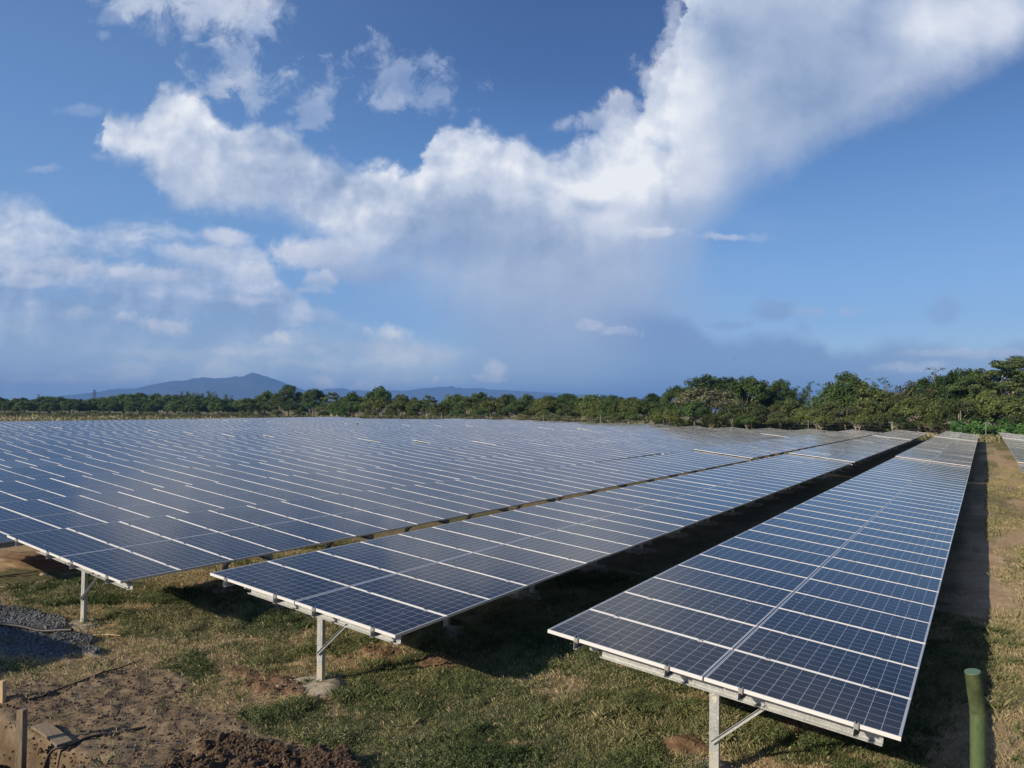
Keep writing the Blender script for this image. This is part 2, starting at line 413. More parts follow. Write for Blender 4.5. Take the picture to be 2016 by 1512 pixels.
# ------------------------------------------------------------------ materials
def mat(name):
    m_ = bpy.data.materials.new(name); m_.use_nodes = True
    nt = m_.node_tree; nt.nodes.clear(); g = G(nt)
    out = g.node('ShaderNodeOutputMaterial')
    return m_, g, out
def principled(g, out, base, rough=0.6, metal=0.0, spec=0.5, normal=None, **kw):
    p = g.node('ShaderNodeBsdfPrincipled')
    g.put(p.inputs['Base Color'], base); g.put(p.inputs['Roughness'], rough); g.put(p.inputs['Metallic'], metal)
    g.put(p.inputs['Specular IOR Level'], spec)
    if normal is not None: g.put(p.inputs['Normal'], normal)
    for k, v in kw.items(): g.put(p.inputs[k.replace('_', ' ')], v)
    g.l.new(p.outputs[0], out.inputs['Surface']); return p
def bump(g, h, strength=0.3, dist=0.01):
    return g.node('ShaderNodeBump', Height=h, Strength=strength, Distance=dist).outputs[0]
def objco(g): return g.node('ShaderNodeTexCoord').outputs['Object']

def mat_glass():
    m_, g, out = mat('solar_cells')
    uv = g.node('ShaderNodeUVMap').outputs[0]
    s = g.sep(uv); U, V = s[0], s[1]                       # metres along the long and the short side
    def grid(x, off, pitch, half):
        f = g.m('FRACT', g.m('DIVIDE', g.sub(x, off), pitch))
        d = g.mul(g.m('ABSOLUTE', g.sub(f, 0.5)), pitch)    # distance from the middle of a cell
        return g.m('GREATER_THAN', d, pitch / 2 - half)
    cu, cv = 0.159, 0.159
    line = g.mx(grid(U, 0.024, cu, 0.0023), grid(V, 0.019, cv, 0.0023))
    edge = g.mx(g.m('LESS_THAN', g.m('ABSOLUTE', g.sub(U, 0.978)), 0.954), 0.0)
    inside = g.mul(g.m('LESS_THAN', g.m('ABSOLUTE', g.sub(U, 0.978)), 0.955), g.m('LESS_THAN', g.m('ABSOLUTE', g.sub(V, 0.496)), 0.478))
    white = g.m('MAXIMUM', line, g.sub(1.0, inside))
    bus = g.mul(grid(V, 0.019, cv / 5, 0.0007), 0.35)
    oi = g.node('ShaderNodeObjectInfo')
    rnd = oi.outputs['Random']
    cell = g.v('ADD', g.v('SCALE', g.v('FLOOR', g.v('DIVIDE', g.v('SUBTRACT', uv, (0.024, 0.019, 0)), (cu, cv, 1))), 3.7), g.v('SCALE', g.xyz(rnd, rnd, rnd), 97.0))
    wn = g.node('ShaderNodeTexWhiteNoise', dict(noise_dimensions='3D'), Vector=cell).outputs[0]
    grain = g.node('ShaderNodeTexVoronoi', Vector=uv, Scale=95.0).outputs['Color']
    grain = g.sep(grain)[0]
    k = g.add(g.mul(wn, 0.5), g.mul(grain, 0.35))
    si = g.mix(k, (0.0036, 0.0050, 0.0115, 1), (0.0066, 0.0100, 0.0255, 1))
    si = g.mix(g.mul(rnd, 0.45), si, (0.0045, 0.0055, 0.010, 1))
    si = g.mix(bus, si, (0.30, 0.31, 0.33, 1))
    c = g.mix(g.mul(white, 0.95), si, (0.46, 0.48, 0.52, 1))
    # dust film, dried drops, and sun glints painted as white specks
    wp = g.node('ShaderNodeNewGeometry').outputs['Position']
    dn = g.noise(wp, 0.9, 4.0, 0.6)
    fine = g.noise(wp, 14.0, 3.0, 0.6)
    c = g.mix(g.mad(g.mul(dn, fine), 0.035, 0.003), c, (0.33, 0.30, 0.26, 1))
    vo = g.node('ShaderNodeTexVoronoi', dict(feature='F1'), Vector=wp, Scale=15.0, Randomness=1.0)
    sel = g.m('GREATER_THAN', g.sep(vo.outputs['Color'])[1], 0.62)
    patch = g.ss(g.noise(wp, 0.55, 2.0, 0.5), 0.46, 0.60)
    drop = g.mul(g.mul(g.m('LESS_THAN', vo.outputs['Distance'], 0.19), sel), patch)
    c = g.mix(g.mul(drop, 0.9), c, (0.006, 0.006, 0.008, 1))
    glint = g.mul(g.m('LESS_THAN', vo.outputs['Distance'], 0.13), g.mul(g.m('GREATER_THAN', g.sep(vo.outputs['Color'])[0], 0.965), patch))  # sun glints on the drops, put into the colour
    c = g.mix(glint, c, (0.75, 0.75, 0.72, 1))
    streak = g.mul(g.ss(g.noise(g.v('MULTIPLY', uv, (2.0, 26.0, 1.0)), 1.0, 3.0, 0.6), 0.55, 0.75), g.ss(rnd, 0.35, 1.0))
    c = g.mix(g.mul(streak, 0.05), c, (0.36, 0.34, 0.30, 1))
    rough = g.mad(dn, 0.10, 0.085)
    rough = g.mad(drop, 0.5, rough)
    h = g.add(g.mul(g.noise(wp, 1.3, 2.0, 0.4), 0.6), g.mul(drop, 0.02))
    nrm = bump(g, h, 0.10, 0.02)
    principled(g, out, c, rough, 0.0, 0.5, nrm, IOR=1.37)
    return m_

def mat_alu(name, base=0.78, rough=0.42, metal=0.35):
    m_, g, out = mat(name)
    p = objco(g); n = g.noise(g.v('MULTIPLY', p, (3, 60, 60)), 1.0, 3.0, 0.6)
    c = g.mix(n, (base * .9, base * .9, base * .9, 1), (base, base, base * 1.0, 1))
    principled(g, out, c, g.mad(n, 0.15, rough - .07), metal, 0.5)
    return m_
def mat_galv():
    m_, g, out = mat('galvanised_steel')
    wp = g.node('ShaderNodeNewGeometry').outputs['Position']
    v_ = g.node('ShaderNodeTexVoronoi', Vector=wp, Scale=110.0).outputs['Color']
    sp = g.sep(v_)[0]
    n = g.noise(wp, 3.0, 5.0, 0.6)
    st = g.noise(g.v('MULTIPLY', wp, (14, 14, 1.2)), 1.0, 4.0, 0.6)
    k = g.add(g.mul(sp, 0.35), g.mul(n, 0.65))
    c = g.ramp(k, [(0.25, (0.36, 0.375, 0.38)), (0.5, (0.48, 0.50, 0.50)), (0.75, (0.60, 0.62, 0.61))])
    c = g.mix(g.mul(g.ss(st, 0.58, 0.72), 0.4), c, (0.12, 0.125, 0.13, 1))
    low = g.mul(g.ss(g.sep(wp)[2], 0.42, 0.05), g.ss(g.noise(wp, 9.0, 4.0, 0.6), 0.32, 0.6))
    c = g.mix(g.mul(low, 0.8), c, (0.44, 0.37, 0.24, 1))       # mud splash on the lower post
    principled(g, out, c, g.mad(sp, 0.2, 0.36), g.sub(0.40, g.mul(low, 0.38)), 0.5)
    return m_
def mat_simple(name, c0, c1, scale=8.0, rough=0.8, metal=0.0, bs=0.3, bd=0.01, spec=0.4, detail=5.0, stretch=(1, 1, 1)):
    m_, g, out = mat(name)
    p = g.v('MULTIPLY', objco(g), stretch)
    n = g.noise(p, scale, detail, 0.6); n2 = g.noise(p, scale * 5.3, 4.0, 0.6)
    k = g.ss(g.add(g.mul(n, 0.7), g.mul(n2, 0.3)), 0.32, 0.68)
    principled(g, out, g.mix(k, (*c0, 1), (*c1, 1)), rough, metal, spec, bump(g, g.add(n, g.mul(n2, .4)), bs, bd))
    return m_
def mat_leaf(name, dark, light, var=0.5, trans=0.25, rough=0.55):
    m_, g, out = mat(name)
    geo = g.node('ShaderNodeNewGeometry')
    oi = g.node('ShaderNodeObjectInfo').outputs['Random']
    rp = geo.outputs['Random Per Island']
    n = g.noise(geo.outputs['Position'], 0.55, 4.0, 0.6)
    k = g.add(g.mul(rp, 0.40), g.mul(g.ss(n, 0.3, 0.7), 0.45))
    k = g.add(k, g.mul(g.sub(oi, 0.5), var))
    c = g.mix(g.m('MULTIPLY', k, 1.0, clamp=True), (*dark, 1), (*light, 1))
    warm = g.mul(g.ss(g.m('FRACT', g.mul(oi, 7.31)), 0.55, 1.0), 0.30)
    c = g.mix(warm, c, (light[0] * 1.25, light[1] * 0.95, light[2] * 0.8, 1))
    p = g.node('ShaderNodeBsdfPrincipled'); g.put(p.inputs['Base Color'], c); g.put(p.inputs['Roughness'], rough); g.put(p.inputs['Specular IOR Level'], 0.3)
    t = g.node('ShaderNodeBsdfTranslucent', Color=g.mix(0.5, c, (light[0] * 1.3, light[1] * 1.4, light[2] * .8, 1)))
    mx = g.node('ShaderNodeMixShader', Fac=trans)
    g.l.new(p.outputs[0], mx.inputs[1]); g.l.new(t.outputs[0], mx.inputs[2]); g.l.new(mx.outputs[0], out.inputs['Surface'])
    return m_
def mat_tint(name, stops, trans=0.2):
    m_, g, out = mat(name)
    a = g.node('ShaderNodeAttribute', dict(attribute_name='tint')).outputs['Fac']
    rp = g.node('ShaderNodeNewGeometry').outputs['Random Per Island']
    c = g.ramp(g.add(a, g.mul(g.sub(rp, 0.5), 0.22)), stops)
    p = g.node('ShaderNodeBsdfPrincipled'); g.put(p.inputs['Base Color'], c); g.put(p.inputs['Roughness'], 0.6); g.put(p.inputs['Specular IOR Level'], 0.25)
    t = g.node('ShaderNodeBsdfTranslucent', Color=c)
    mx = g.node('ShaderNodeMixShader', Fac=trans)
    g.l.new(p.outputs[0], mx.inputs[1]); g.l.new(t.outputs[0], mx.inputs[2]); g.l.new(mx.outputs[0], out.inputs['Surface'])
    return m_

M = {}
M['cells'] = mat_glass()
M['rail_long_sunlit'] = mat_alu('anodised_aluminium_long_rail_sunlit', 0.68, 0.5, 0.0)  # whiter, non-metal: sun sheen on the long rails put into the base colour
M['rail_short'] = mat_alu('anodised_aluminium_short_rail', 0.62, 0.30, 0.55)
M['backsheet'] = mat_simple('white_backsheet', (.62, .63, .64), (.68, .68, .68), 4, 0.6)
M['galv'] = mat_galv()
M['clamp'] = mat_alu('clamp_aluminium', 0.62, 0.35, 0.7)
M['bolt'] = mat_simple('dark_bolt', (.02, .02, .022), (.06, .06, .06), 30, 0.4, 0.8)
M['concrete'] = mat_simple('rough_concrete', (.20, .165, .125), (.44, .39, .31), 7, 0.95, 0, 0.8, 0.02)
M['wood'] = mat_simple('weathered_timber', (.12, .09, .058), (.27, .215, .15), 7, 0.85, 0, 0.4, 0.004, stretch=(6, 6, 0.8))
M['wood_pale'] = mat_simple('fresh_timber', (.44, .30, .16), (.60, .44, .25), 5, 0.8, 0, 0.3, 0.004, stretch=(6, 6, 0.8))
M['cable'] = mat_simple('black_rubber', (.008, .008, .009), (.02, .02, .02), 20, 0.5)
M['green_paint'] = mat_simple('green_paint', (.048, .082, .030), (.105, .145, .070), 9, 0.5, 0, 0.3, 0.003, stretch=(1, 1, .35))
M['green_moss'] = mat_simple('mossy_green_paint', (.026, .040, .012), (.075, .098, .040), 16, 0.7, 0, 0.4, 0.004)
M['green_cap'] = mat_simple('green_cap', (.085, .14, .085), (.10, .165, .10), 8, 0.5)
M['rock'] = mat_simple('pale_rock', (.22, .18, .13), (.42, .36, .28), 9, 0.9, 0, 0.8, 0.02)
M['bark'] = mat_simple('grey_bark', (.13, .10, .07), (.30, .25, .19), 3, 0.9, 0, 0.5, 0.03, stretch=(4, 4, 1))
M['bark_pale'] = mat_simple('pale_bark', (.28, .23, .17), (.46, .40, .32), 3, 0.9, 0, 0.4, 0.03, stretch=(4, 4, 1))
M['pylon'] = mat_simple('painted_lattice_steel', (.05, .05, .055), (.09, .09, .10), 3, 0.7)
M['sticker'] = mat_simple('worn_white_sticker', (.40, .38, .33), (.66, .64, .58), 40, 0.7)
M['blue'] = mat_simple('blue_tape', (.02, .12, .42), (.03, .16, .50), 20, 0.5)
M['bird'] = mat_simple('black_feathers', (.008, .008, .008), (.02, .02, .02), 20, 0.7)

# ------------------------------------------------------------------ terrain
def px_world(px, py):
    p = on_ground(px, py); return p.x, p.y
# patches given by where they lie: (centre, radius along x, radius along y, strength)
def patch(x, y, lst):
    s = np.zeros_like(x)
    for (cx, cy), rx, ry, w in lst:
        s = np.maximum(s, w * np.exp(-(((x - cx) / rx) ** 2 + ((y - cy) / ry) ** 2)))
    return s
W = px_world
GREEN = [(W(700, 1450), 1.5, .8, 1), (W(830, 1370), 1.5, 1.2, 1), (W(980, 1390), 1.2, 1.0, 1), (W(1150, 1430), 1.3, .9, 1), (W(1300, 1440), 1.1, .9, .95), (W(1560, 1480), 1.0, .7, .9),
         (W(640, 1400), .9, .5, .9), (W(760, 1320), 1.1, .8, 1), (W(330, 1225), 1.5, .9, .9), (W(430, 1195), 1.8, 1.2, 1), (W(510, 1215), 1.2, 1.0, .9), (W(150, 1145), 3.2, 1.6, .9),
         (W(520, 1280), .7, .5, .8), (W(560, 1400), .7, .5, .85), (W(1000, 1290), 1.5, 1.2, 1), (W(900, 1470), 1.4, .6, 1), (W(1700, 1350), 2.5, 5.0, .6), (W(1960, 1330), .35, .5, .7), (W(1250, 1200), 4, 6, .9), (W(700, 1150), 4.0, 3.0, .6)]
RED = [(W(755, 1280), .5, .34, .9), (W(860, 1298), .45, .3, .9), (W(540, 1345), .75, .35, .95), (W(480, 1320), .5, .3, .7), (W(80, 1105), 2.2, .9, .9), (W(1350, 1470), .5, .3, .7), (W(560, 1185), .7, .4, .8), (W(1600, 1440), .7, .4, .6), (W(430, 1160), .5, .5, .6), (W(1220, 1300), .5, .4, .5)]
MUD = [(W(160, 1400), 2.0, .9, 1), (W(330, 1440), 1.2, .8, 1), (W(60, 1420), 1.5, .9, 1), (W(250, 1350), 1.1, .6, 1), (W(30, 1500), 2.2, 1.2, 1), (W(480, 1500), 1.4, .7, 1), ((-11.2, 4.1), 2.2, .7, 1)]
SPOIL = [(W(500, 1500), 1.0, .36, 1), (W(640, 1520), .8, .32, .8), (W(380, 1520), .6, .35, .7), (W(860, 1545), .5, .25, .5)]
GRAVEL = [(W(30, 1222), 2.0, .5, 1), (W(40, 1268), 1.9, .5, 1), (W(140, 1262), .7, .28, 1), (W(175, 1284), .5, .16, .9), (W(-250, 1260), 3, .9, 1)]
PIT_C, PIT_X, PIT_Y = (-11.4, 4.06), 2.3, 0.42     # the open trench by the stakes

def masks(x, y):
    n = fbm(x * .9, y * .9, 3, 4); n2 = fbm(x * 3.1, y * 3.1, 9, 3)
    gr = patch(x, y, GREEN)
    gr = sstep(gr + (n - .5) * 1.5 + (n2 - .5) * .8, .27, .52)
    red = sstep(patch(x, y, RED) + (n2 - .5) * .5, .38, .62)
    mud = sstep(patch(x, y, MUD) + (n - .5) * .35 + (n2 - .5) * .2, .36, .52)
    mud = np.maximum(mud, sstep(pit_in(x, y), .01, .2))
    spoil = sstep(patch(x, y, SPOIL) + (n2 - .5) * .4, .30, .55)
    grv = sstep(patch(x, y, GRAVEL) + (n2 - .5) * .45, .40, .58)
    spoil = np.maximum(spoil, .6 * sstep(pit_in(x, y), .01, .2))
    gr = gr * (1 - red) * (1 - mud) * (1 - grv)
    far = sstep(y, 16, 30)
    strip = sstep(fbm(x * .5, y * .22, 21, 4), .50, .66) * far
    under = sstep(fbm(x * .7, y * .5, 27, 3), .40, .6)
    gr = np.where(y > 14, np.maximum(gr * (1 - far), np.maximum(strip * .7, (.70 + .30 * under) * sstep(-x, .3, .8) * sstep(y, 12, 18))), gr)  # dark green among the table rows deepens their shade through the ground colour
    return gr, red, mud, spoil, grv
def pit_in(x, y):
    n = (fbm(x * 2.2, y * 2.2, 31, 3) - .5) * .30
    d = np.maximum(np.abs(x - PIT_C[0]) - PIT_X, np.abs(y - PIT_C[1]) - PIT_Y) + n * .35
    return sstep(-d, -.04, .09)
def t_large(x, y):
    h = .38 * sstep(y, 55, 118) * sstep(-x, 25, 80)
    h = h + .10 * (np.sin(x * .105 + 1.1) * np.sin(y * .082 + .4)) * sstep(y, 22, 50)
    return h
def ground_z(x, y, detail=True):
    x = np.asarray(x, float); y = np.asarray(y, float)
    h = t_large(x, y) - .08 * np.exp(-((x + 8.5) / 3) ** 2 - ((y - 9) / 5) ** 4)
    gr, red, mud, spoil, grv = masks(x, y)
    h = h + .10 * red * fbm(x * 1.3, y * 1.3, 41, 3) + .13 * spoil + .05 * grv
    h = h + .09 * (fbm(x * .55, y * .55, 5, 3) - .5)
    if detail:
        near = 1 - sstep(y, 22, 45)
        clod = fbm(x * 4.2, y * 4.2, 11, 5, .55, True)
        lump = sstep(fbm(x * 6.5, y * 6.5, 51, 3), .52, .75)
        h = h + near * ((.030 + .055 * mud + .05 * red + .05 * spoil) * (clod - .55) + (.014 + .012 * mud + .015 * spoil + .012 * red) * lump + (.010 + .035 * mud + .04 * spoil) * (fbm(x * 13, y * 13, 61, 3, .6, True) - .5))
        h = h + near * grv * .04 * fbm(x * 15, y * 15, 71, 2)
    h = h - 1.0 * pit_in(x, y)
    return h

def axis(lo, hi, step, far_lo, far_hi, g_=1.22):
    a = list(np.arange(lo, hi, step)); s = step; v = a[-1]
    while v < far_hi: s *= g_; v += s; a.append(v)
    s = step; v = lo; b = []
    while v > far_lo: s *= g_; v -= s; b.append(v)
    return np.array(b[::-1] + a)
xs = axis(-20.0, 3.2, .042, -16000, 16000); ys = axis(2.9, 16.0, .042, -3000, 20000, 1.13)
X, Y = np.meshgrid(xs, ys)
Z = ground_z(X, Y)
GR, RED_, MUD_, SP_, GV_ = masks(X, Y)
nx, ny = len(xs), len(ys)
idx = np.arange(nx * ny).reshape(ny, nx)
F = np.stack([idx[:-1, :-1], idx[:-1, 1:], idx[1:, 1:], idx[1:, :-1]], -1).reshape(-1, 4)

def mat_ground():
    m_, g, out = mat('bare_soil_and_thatch')
    at = lambda n: g.node('ShaderNodeAttribute', dict(attribute_name=n)).outputs['Fac']
    gr, red, mud, sp, gv = (at(k) for k in ('grass', 'red', 'mud', 'spoil', 'gravel'))
    wp = g.node('ShaderNodeNewGeometry').outputs['Position']
    n1 = g.noise(wp, 1.1, 6.0, 0.62); n2 = g.noise(wp, 7.0, 5.0, 0.65); n3 = g.noise(wp, 42.0, 3.0, 0.6)
    k = g.add(g.add(g.mul(n1, .45), g.mul(n2, .35)), g.mul(n3, .2))
    soil = g.ramp(k, [(.30, (.13, .085, .050)), (.48, (.26, .182, .110)), (.62, (.38, .285, .175)), (.75, (.46, .37, .24))])
    straw = g.noise(g.v('MULTIPLY', wp, (30, 9, 20)), 1.0, 4.0, 0.7, dist=1.2)
    soil = g.mix(g.mul(g.ss(straw, .50, .66), .60), soil, (.42, .33, .19, 1))
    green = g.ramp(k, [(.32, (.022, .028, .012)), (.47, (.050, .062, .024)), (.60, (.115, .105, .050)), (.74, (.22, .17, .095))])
    c = g.mix(g.mul(gr, .85), soil, green)  # green carries the grass and the shade painted under the tables
    redc = g.ramp(k, [(.30, (.080, .043, .024)), (.5, (.165, .100, .060)), (.7, (.28, .19, .12))])
    c = g.mix(red, c, redc)
    mudc = g.ramp(k, [(.30, (.070, .048, .030)), (.46, (.150, .110, .070)), (.60, (.245, .190, .125)), (.74, (.36, .295, .20))])
    c = g.mix(mud, c, mudc)
    spc = g.ramp(k, [(.30, (.030, .019, .012)), (.5, (.068, .044, .028)), (.7, (.13, .088, .056))])
    c = g.mix(sp, c, spc)
    vo = g.node('ShaderNodeTexVoronoi', Vector=wp, Scale=34.0)
    gvc = g.ramp(g.sep(vo.outputs['Color'])[0], [(0.0, (.04, .045, .05)), (.5, (.11, .118, .128)), (1.0, (.22, .232, .245))])
    c = g.mix(gv, c, gvc)
    lane = g.mul(g.mul(g.ss(g.sep(wp)[0], -0.3, 0.3), g.ss(g.sep(wp)[1], 8.0, 12.0)), g.sub(1.0, g.mul(gr, .85)))
    c = g.mix(g.mul(lane, 0.75), c, g.ramp(k, [(.30, (.20, .135, .080)), (.50, (.40, .295, .18)), (.68, (.54, .43, .29))]))
    far = g.ss(g.sep(wp)[1], 60.0, 125.0)
    c = g.mix(g.mul(far, g.ss(n1, .35, .6)), c, (.13, .125, .06, 1))
    h = g.add(g.add(g.mul(n2, .5), g.mul(n3, .35)), g.mul(g.mul(vo.outputs['Distance'], gv), 1.0))
    principled(g, out, c, .93, 0, .2, bump(g, h, .9, .035))
    return m_
M['ground'] = mat_ground()
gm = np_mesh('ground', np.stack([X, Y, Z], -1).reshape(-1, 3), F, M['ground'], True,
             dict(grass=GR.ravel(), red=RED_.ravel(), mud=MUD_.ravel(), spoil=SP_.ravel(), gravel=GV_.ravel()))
tag(link('ground', gm), kind='structure')
def gz(x, y): return float(ground_z(np.array([x]), np.array([y]))[0])

# ------------------------------------------------------------------ solar tables
PL, PW, PH = 1.956, 0.992, 0.040           # one module: long side down the slope, short side along the row
PITCH_U, GAPV = 1.013, 0.020
TILT = R(6.1)
CT, ST = math.cos(TILT), math.sin(TILT)
HEDGE = 1.391                               # height of the high edge over the table's base

def frame_mb(mb, mi_long, mi_short):
    lip, zt, zb = 0.0105, 0.0, -PH
    def rail(x0, x1, y0, y1, mi, top):       # outer wall and top lip
        mb.box(((x0 + x1) / 2, (y0 + y1) / 2, (zt + zb) / 2), (x1 - x0, y1 - y0, PH), mi=mi)
    rail(0, PL, 0, lip, mi_long, 0); rail(0, PL, PW - lip, PW, mi_long, 0)
    rail(0, lip, lip, PW - lip, mi_short, 0); rail(PL - lip, PL, lip, PW - lip, mi_short, 0)
def glass_mb(mb, mi_cell, mi_back):
    l = 0.0095
    mb.add([(l, l, -.0035), (PL - l, l, -.0035), (PL - l, PW - l, -.0035), (l, PW - l, -.0035)], [(0, 1, 2, 3)], mi_cell)
    mb.add([(l, l, -.010), (PL - l, l, -.010), (PL - l, PW - l, -.010), (l, PW - l, -.010)], [(3, 2, 1, 0)], mi_back)
def uv_metres(me):
    uv = me.uv_layers.new(name='UVMap'); co = np.empty(len(me.vertices) * 3, np.float32); me.vertices.foreach_get('co', co)
    li = np.empty(len(me.loops), np.int32); me.loops.foreach_get('vertex_index', li)
    uv.data.foreach_set('uv', np.ascontiguousarray(co.reshape(-1, 3)[li][:, :2]).ravel())
mb = MB(); glass_mb(mb, 0, 1); ME_GLASS = mb.mesh('solar_panel', [M['cells'], M['backsheet']]); uv_metres(ME_GLASS)
mb = MB(); frame_mb(mb, 0, 1); ME_FRAME = mb.mesh('frame', [M['rail_long_sunlit'], M['rail_short']])
mb = MB(); glass_mb(mb, 0, 1); frame_mb(mb, 2, 3)
ME_PANEL = mb.mesh('solar_panel', [M['cells'], M['backsheet'], M['rail_long_sunlit'], M['rail_short']]); uv_metres(ME_PANEL)
# clamps: end clamp at the open end of a table, middle clamp in the joints
mb = MB(); mb.box((0, -.012, -.016), (.045, .024, .050), mi=0); mb.box((0, .006, .006), (.045, .030, .004), mi=0)
mb.tube([(0, -.012, .008), (0, -.012, .034)], [.005, .005], 6, 1); mb.tube([(0, -.012, .010), (0, -.012, .019)], [.011, .011], 6, 1)
ME_ENDCLAMP = mb.mesh('end_clamp', [M['clamp'], M['bolt']])
mb = MB(); mb.box((0, -.0105, .0035), (.055, .036, .005), mi=0); mb.tube([(0, -.0105, .005), (0, -.0105, .016)], [.010, .010], 6, 1)
ME_MIDCLAMP = mb.mesh('mid_clamp', [M['clamp'], M['bolt']])

def c_profile(h, w, t, lip):
    """C outline: web on the y axis, flanges towards +x, height h downwards"""
    return [(0, 0), (w, 0), (w, -lip), (w - t, -lip), (w - t, -t), (t, -t), (t, -h + t), (w - t, -h + t), (w - t, -h + lip), (w, -h + lip), (w, -h), (0, -h)]
VDIR, NDIR = Vector((CT, 0, -ST)), Vector((ST, 0, CT))
PURLIN_V = (0.40, 1.55, 2.38, 3.53)
def surf(v, y, n=0.0):                      # a point on (or n above) the glass plane, in table coordinates
    return Vector((0, y, HEDGE)) + VDIR * v + NDIR * n
def purlin_mb(mb, v, length):
    mb.prism(c_profile(.085, .045, .0035, .014), surf(v - .02, -.02, -.0415), VDIR, NDIR, Vector((0, length + .04, 0)))
def rafter_mb(mb, y):
    mb.prism(c_profile(.120, .065, .004, .016), surf(.60, y + .065, -.128), Vector((0, -1, 0)), NDIR, VDIR * 3.16)
def post_mb(mb, y, h0=-.12):
    top = surf(2.13, y, -.245).z + .03
    prof = [(-.055, 0), (.055, 0), (.055, .055), (.040, .055), (.040, .050), (.050, .050), (.050, .005), (-.050, .005), (-.050, .050), (-.040, .050), (-.040, .055), (-.055, .055)]
    mb.prism(prof, Vector((surf(2.13, y).x, y + .067, h0)), (1, 0, 0), (0, 1, 0), Vector((0, 0, top - h0)))
def brace_mb(mb, y):
    a = Vector((surf(2.13, y).x - .02, y + .030, .36)); b = surf(2.74, y + .030, -.232)
    A = b - a; Yv = Vector((0, -1, 0)); Xv = A.normalized().cross(Yv)
    prof = [(-.02, 0), (.02, 0), (.02, .025), (.017, .025), (.017, .003), (-.017, .003), (-.017, .025), (-.02, .025)]
    mb.prism(prof, a + Vector((0, .023, 0)), Xv, Yv, A)
def cleat_mb(mb, y, v):                     # gusset plate that carries a purlin on the rafter
    mb.prism([(0, 0), (.06, 0), (.13, -.17), (0, -.17)], surf(v + .028, y + .0565, -.05), VDIR, NDIR, Vector((0, .004, 0)))
def footing_mesh(seed):
    r = random.Random(seed); mb = MB(); n = 18
    ang = [2 * math.pi * i / n for i in range(n)]
    rad = [.39 * (.8 + .4 * r.random()) for _ in ang]
    ring0 = [(math.cos(a) * q * 1.06, math.sin(a) * q * 1.06, -.10) for a, q in zip(ang, rad)]
    ring1 = [(math.cos(a) * q, math.sin(a) * q, .012 + .018 * r.random()) for a, q in zip(ang, rad)]
    ring2 = [(math.cos(a) * q * .6, math.sin(a) * q * .6, .030 + .022 * r.random()) for a, q in zip(ang, rad)]
    P = ring0 + ring1 + ring2 + [(0, 0, .045)]
    Fc = [(k * n + i, k * n + (i + 1) % n, (k + 1) * n + (i + 1) % n, (k + 1) * n + i) for k in range(2) for i in range(n)]
    Fc += [(2 * n + i, 2 * n + (i + 1) % n, 3 * n) for i in range(n)]
    mb.add(P, Fc, 0, True); return mb.mesh('footing', M['concrete'])
ME_FOOT = [footing_mesh(i) for i in range(4)]
mb = MB(); post_mb(mb, 0); ME_POST = mb.mesh('post', M['galv'])
mb = MB(); rafter_mb(mb, 0); ME_RAFT = mb.mesh('rafter', M['galv'])
ME_CLEAT = []
for v in PURLIN_V:
    mb = MB(); cleat_mb(mb, 0, v); ME_CLEAT.append(mb.mesh('cleat', M['galv']))
mb = MB(); brace_mb(mb, 0); ME_BRACE = mb.mesh('brace', M['galv'])
ME_PURLIN = {}
def purlin_mesh(n):
    if n not in ME_PURLIN:
        out_ = []
        for v in PURLIN_V:
            mb = MB(); purlin_mb(mb, v, n * PITCH_U - .02); out_.append(mb.mesh('purlin', M['galv']))
        ME_PURLIN[n] = out_
    return ME_PURLIN[n]
ME_RACK = {}
def rack_mesh(n):
    if n not in ME_RACK:
        mb = MB(); L_ = n * PITCH_U - .02
        for v in PURLIN_V: purlin_mb(mb, v, L_)
        for k in range(int(L_ // 2.76) + 1):
            y = .24 + k * 2.75
            if y > L_ - .1: break
            rafter_mb(mb, y); post_mb(mb, y); brace_mb(mb, y)
        ME_RACK[n] = mb.mesh('support_rack', M['galv'])
    return ME_RACK[n]

ROT_PANEL = Matrix(((CT, 0, ST), (0, 1, 0), (-ST, 0, CT))).to_4x4()
def solar_table(x0, y0, z0, n, slope, dtilt, label, group, detail, post_dx=0.0):
    t = empty('solar_table', (x0, y0, z0), (slope, dtilt, 0))
    tag(t, label, 'solar table', group)
    jit = R(.08) if detail == 2 else R(.12)
    for k in range(n):
        for half in (0, 1):
            o = surf(half * (PL + GAPV), k * PITCH_U)
            J = Matrix.Rotation(random.gauss(0, jit), 4, 'X') @ Matrix.Rotation(random.gauss(0, jit * .7), 4, 'Y')
            m4 = Matrix.Translation(o) @ ROT_PANEL @ J
            p = link('solar_panel', ME_GLASS if detail == 2 else ME_PANEL, t, m4)
            if detail == 2:
                link('frame', ME_FRAME, p)
                if k < 14:
                    for v in PURLIN_V[2 * half:2 * half + 2]:
                        vv = v - half * (PL + GAPV)
                        link('clamp', ME_ENDCLAMP if k == 0 else ME_MIDCLAMP, p, Matrix.Translation((vv, 0, 0)))
    L_ = n * PITCH_U - .02
    if detail >= 1:
        for me in purlin_mesh(n): link('purlin', me, t)
        k = 0
        while .24 + k * 2.75 < L_ - .1:
            y = .24 + k * 2.75
            T_ = Matrix.Translation((0, y, 0))
            T2_ = Matrix.Translation((post_dx, y, -post_dx * math.tan(TILT)))
            link('rafter', ME_RAFT, t, T_); link('post', ME_POST, t, T2_); link('brace', ME_BRACE, t, T2_)
            if detail == 2 and k == 0:
                for me in ME_CLEAT: link('cleat', me, t, T_)
            px_ = surf(2.13, y).x + post_dx
            gzz = gz(x0 + px_, y0 + y) - (z0 + math.sin(slope) * y)
            f = link('footing', ME_FOOT[k % 4], t, Matrix.Translation((px_, y + .03, gzz)) @ Matrix.Rotation(k * 1.7, 4, 'Z'))
            k += 1
    else:
        link('support_rack', rack_mesh(n), t)
    return t

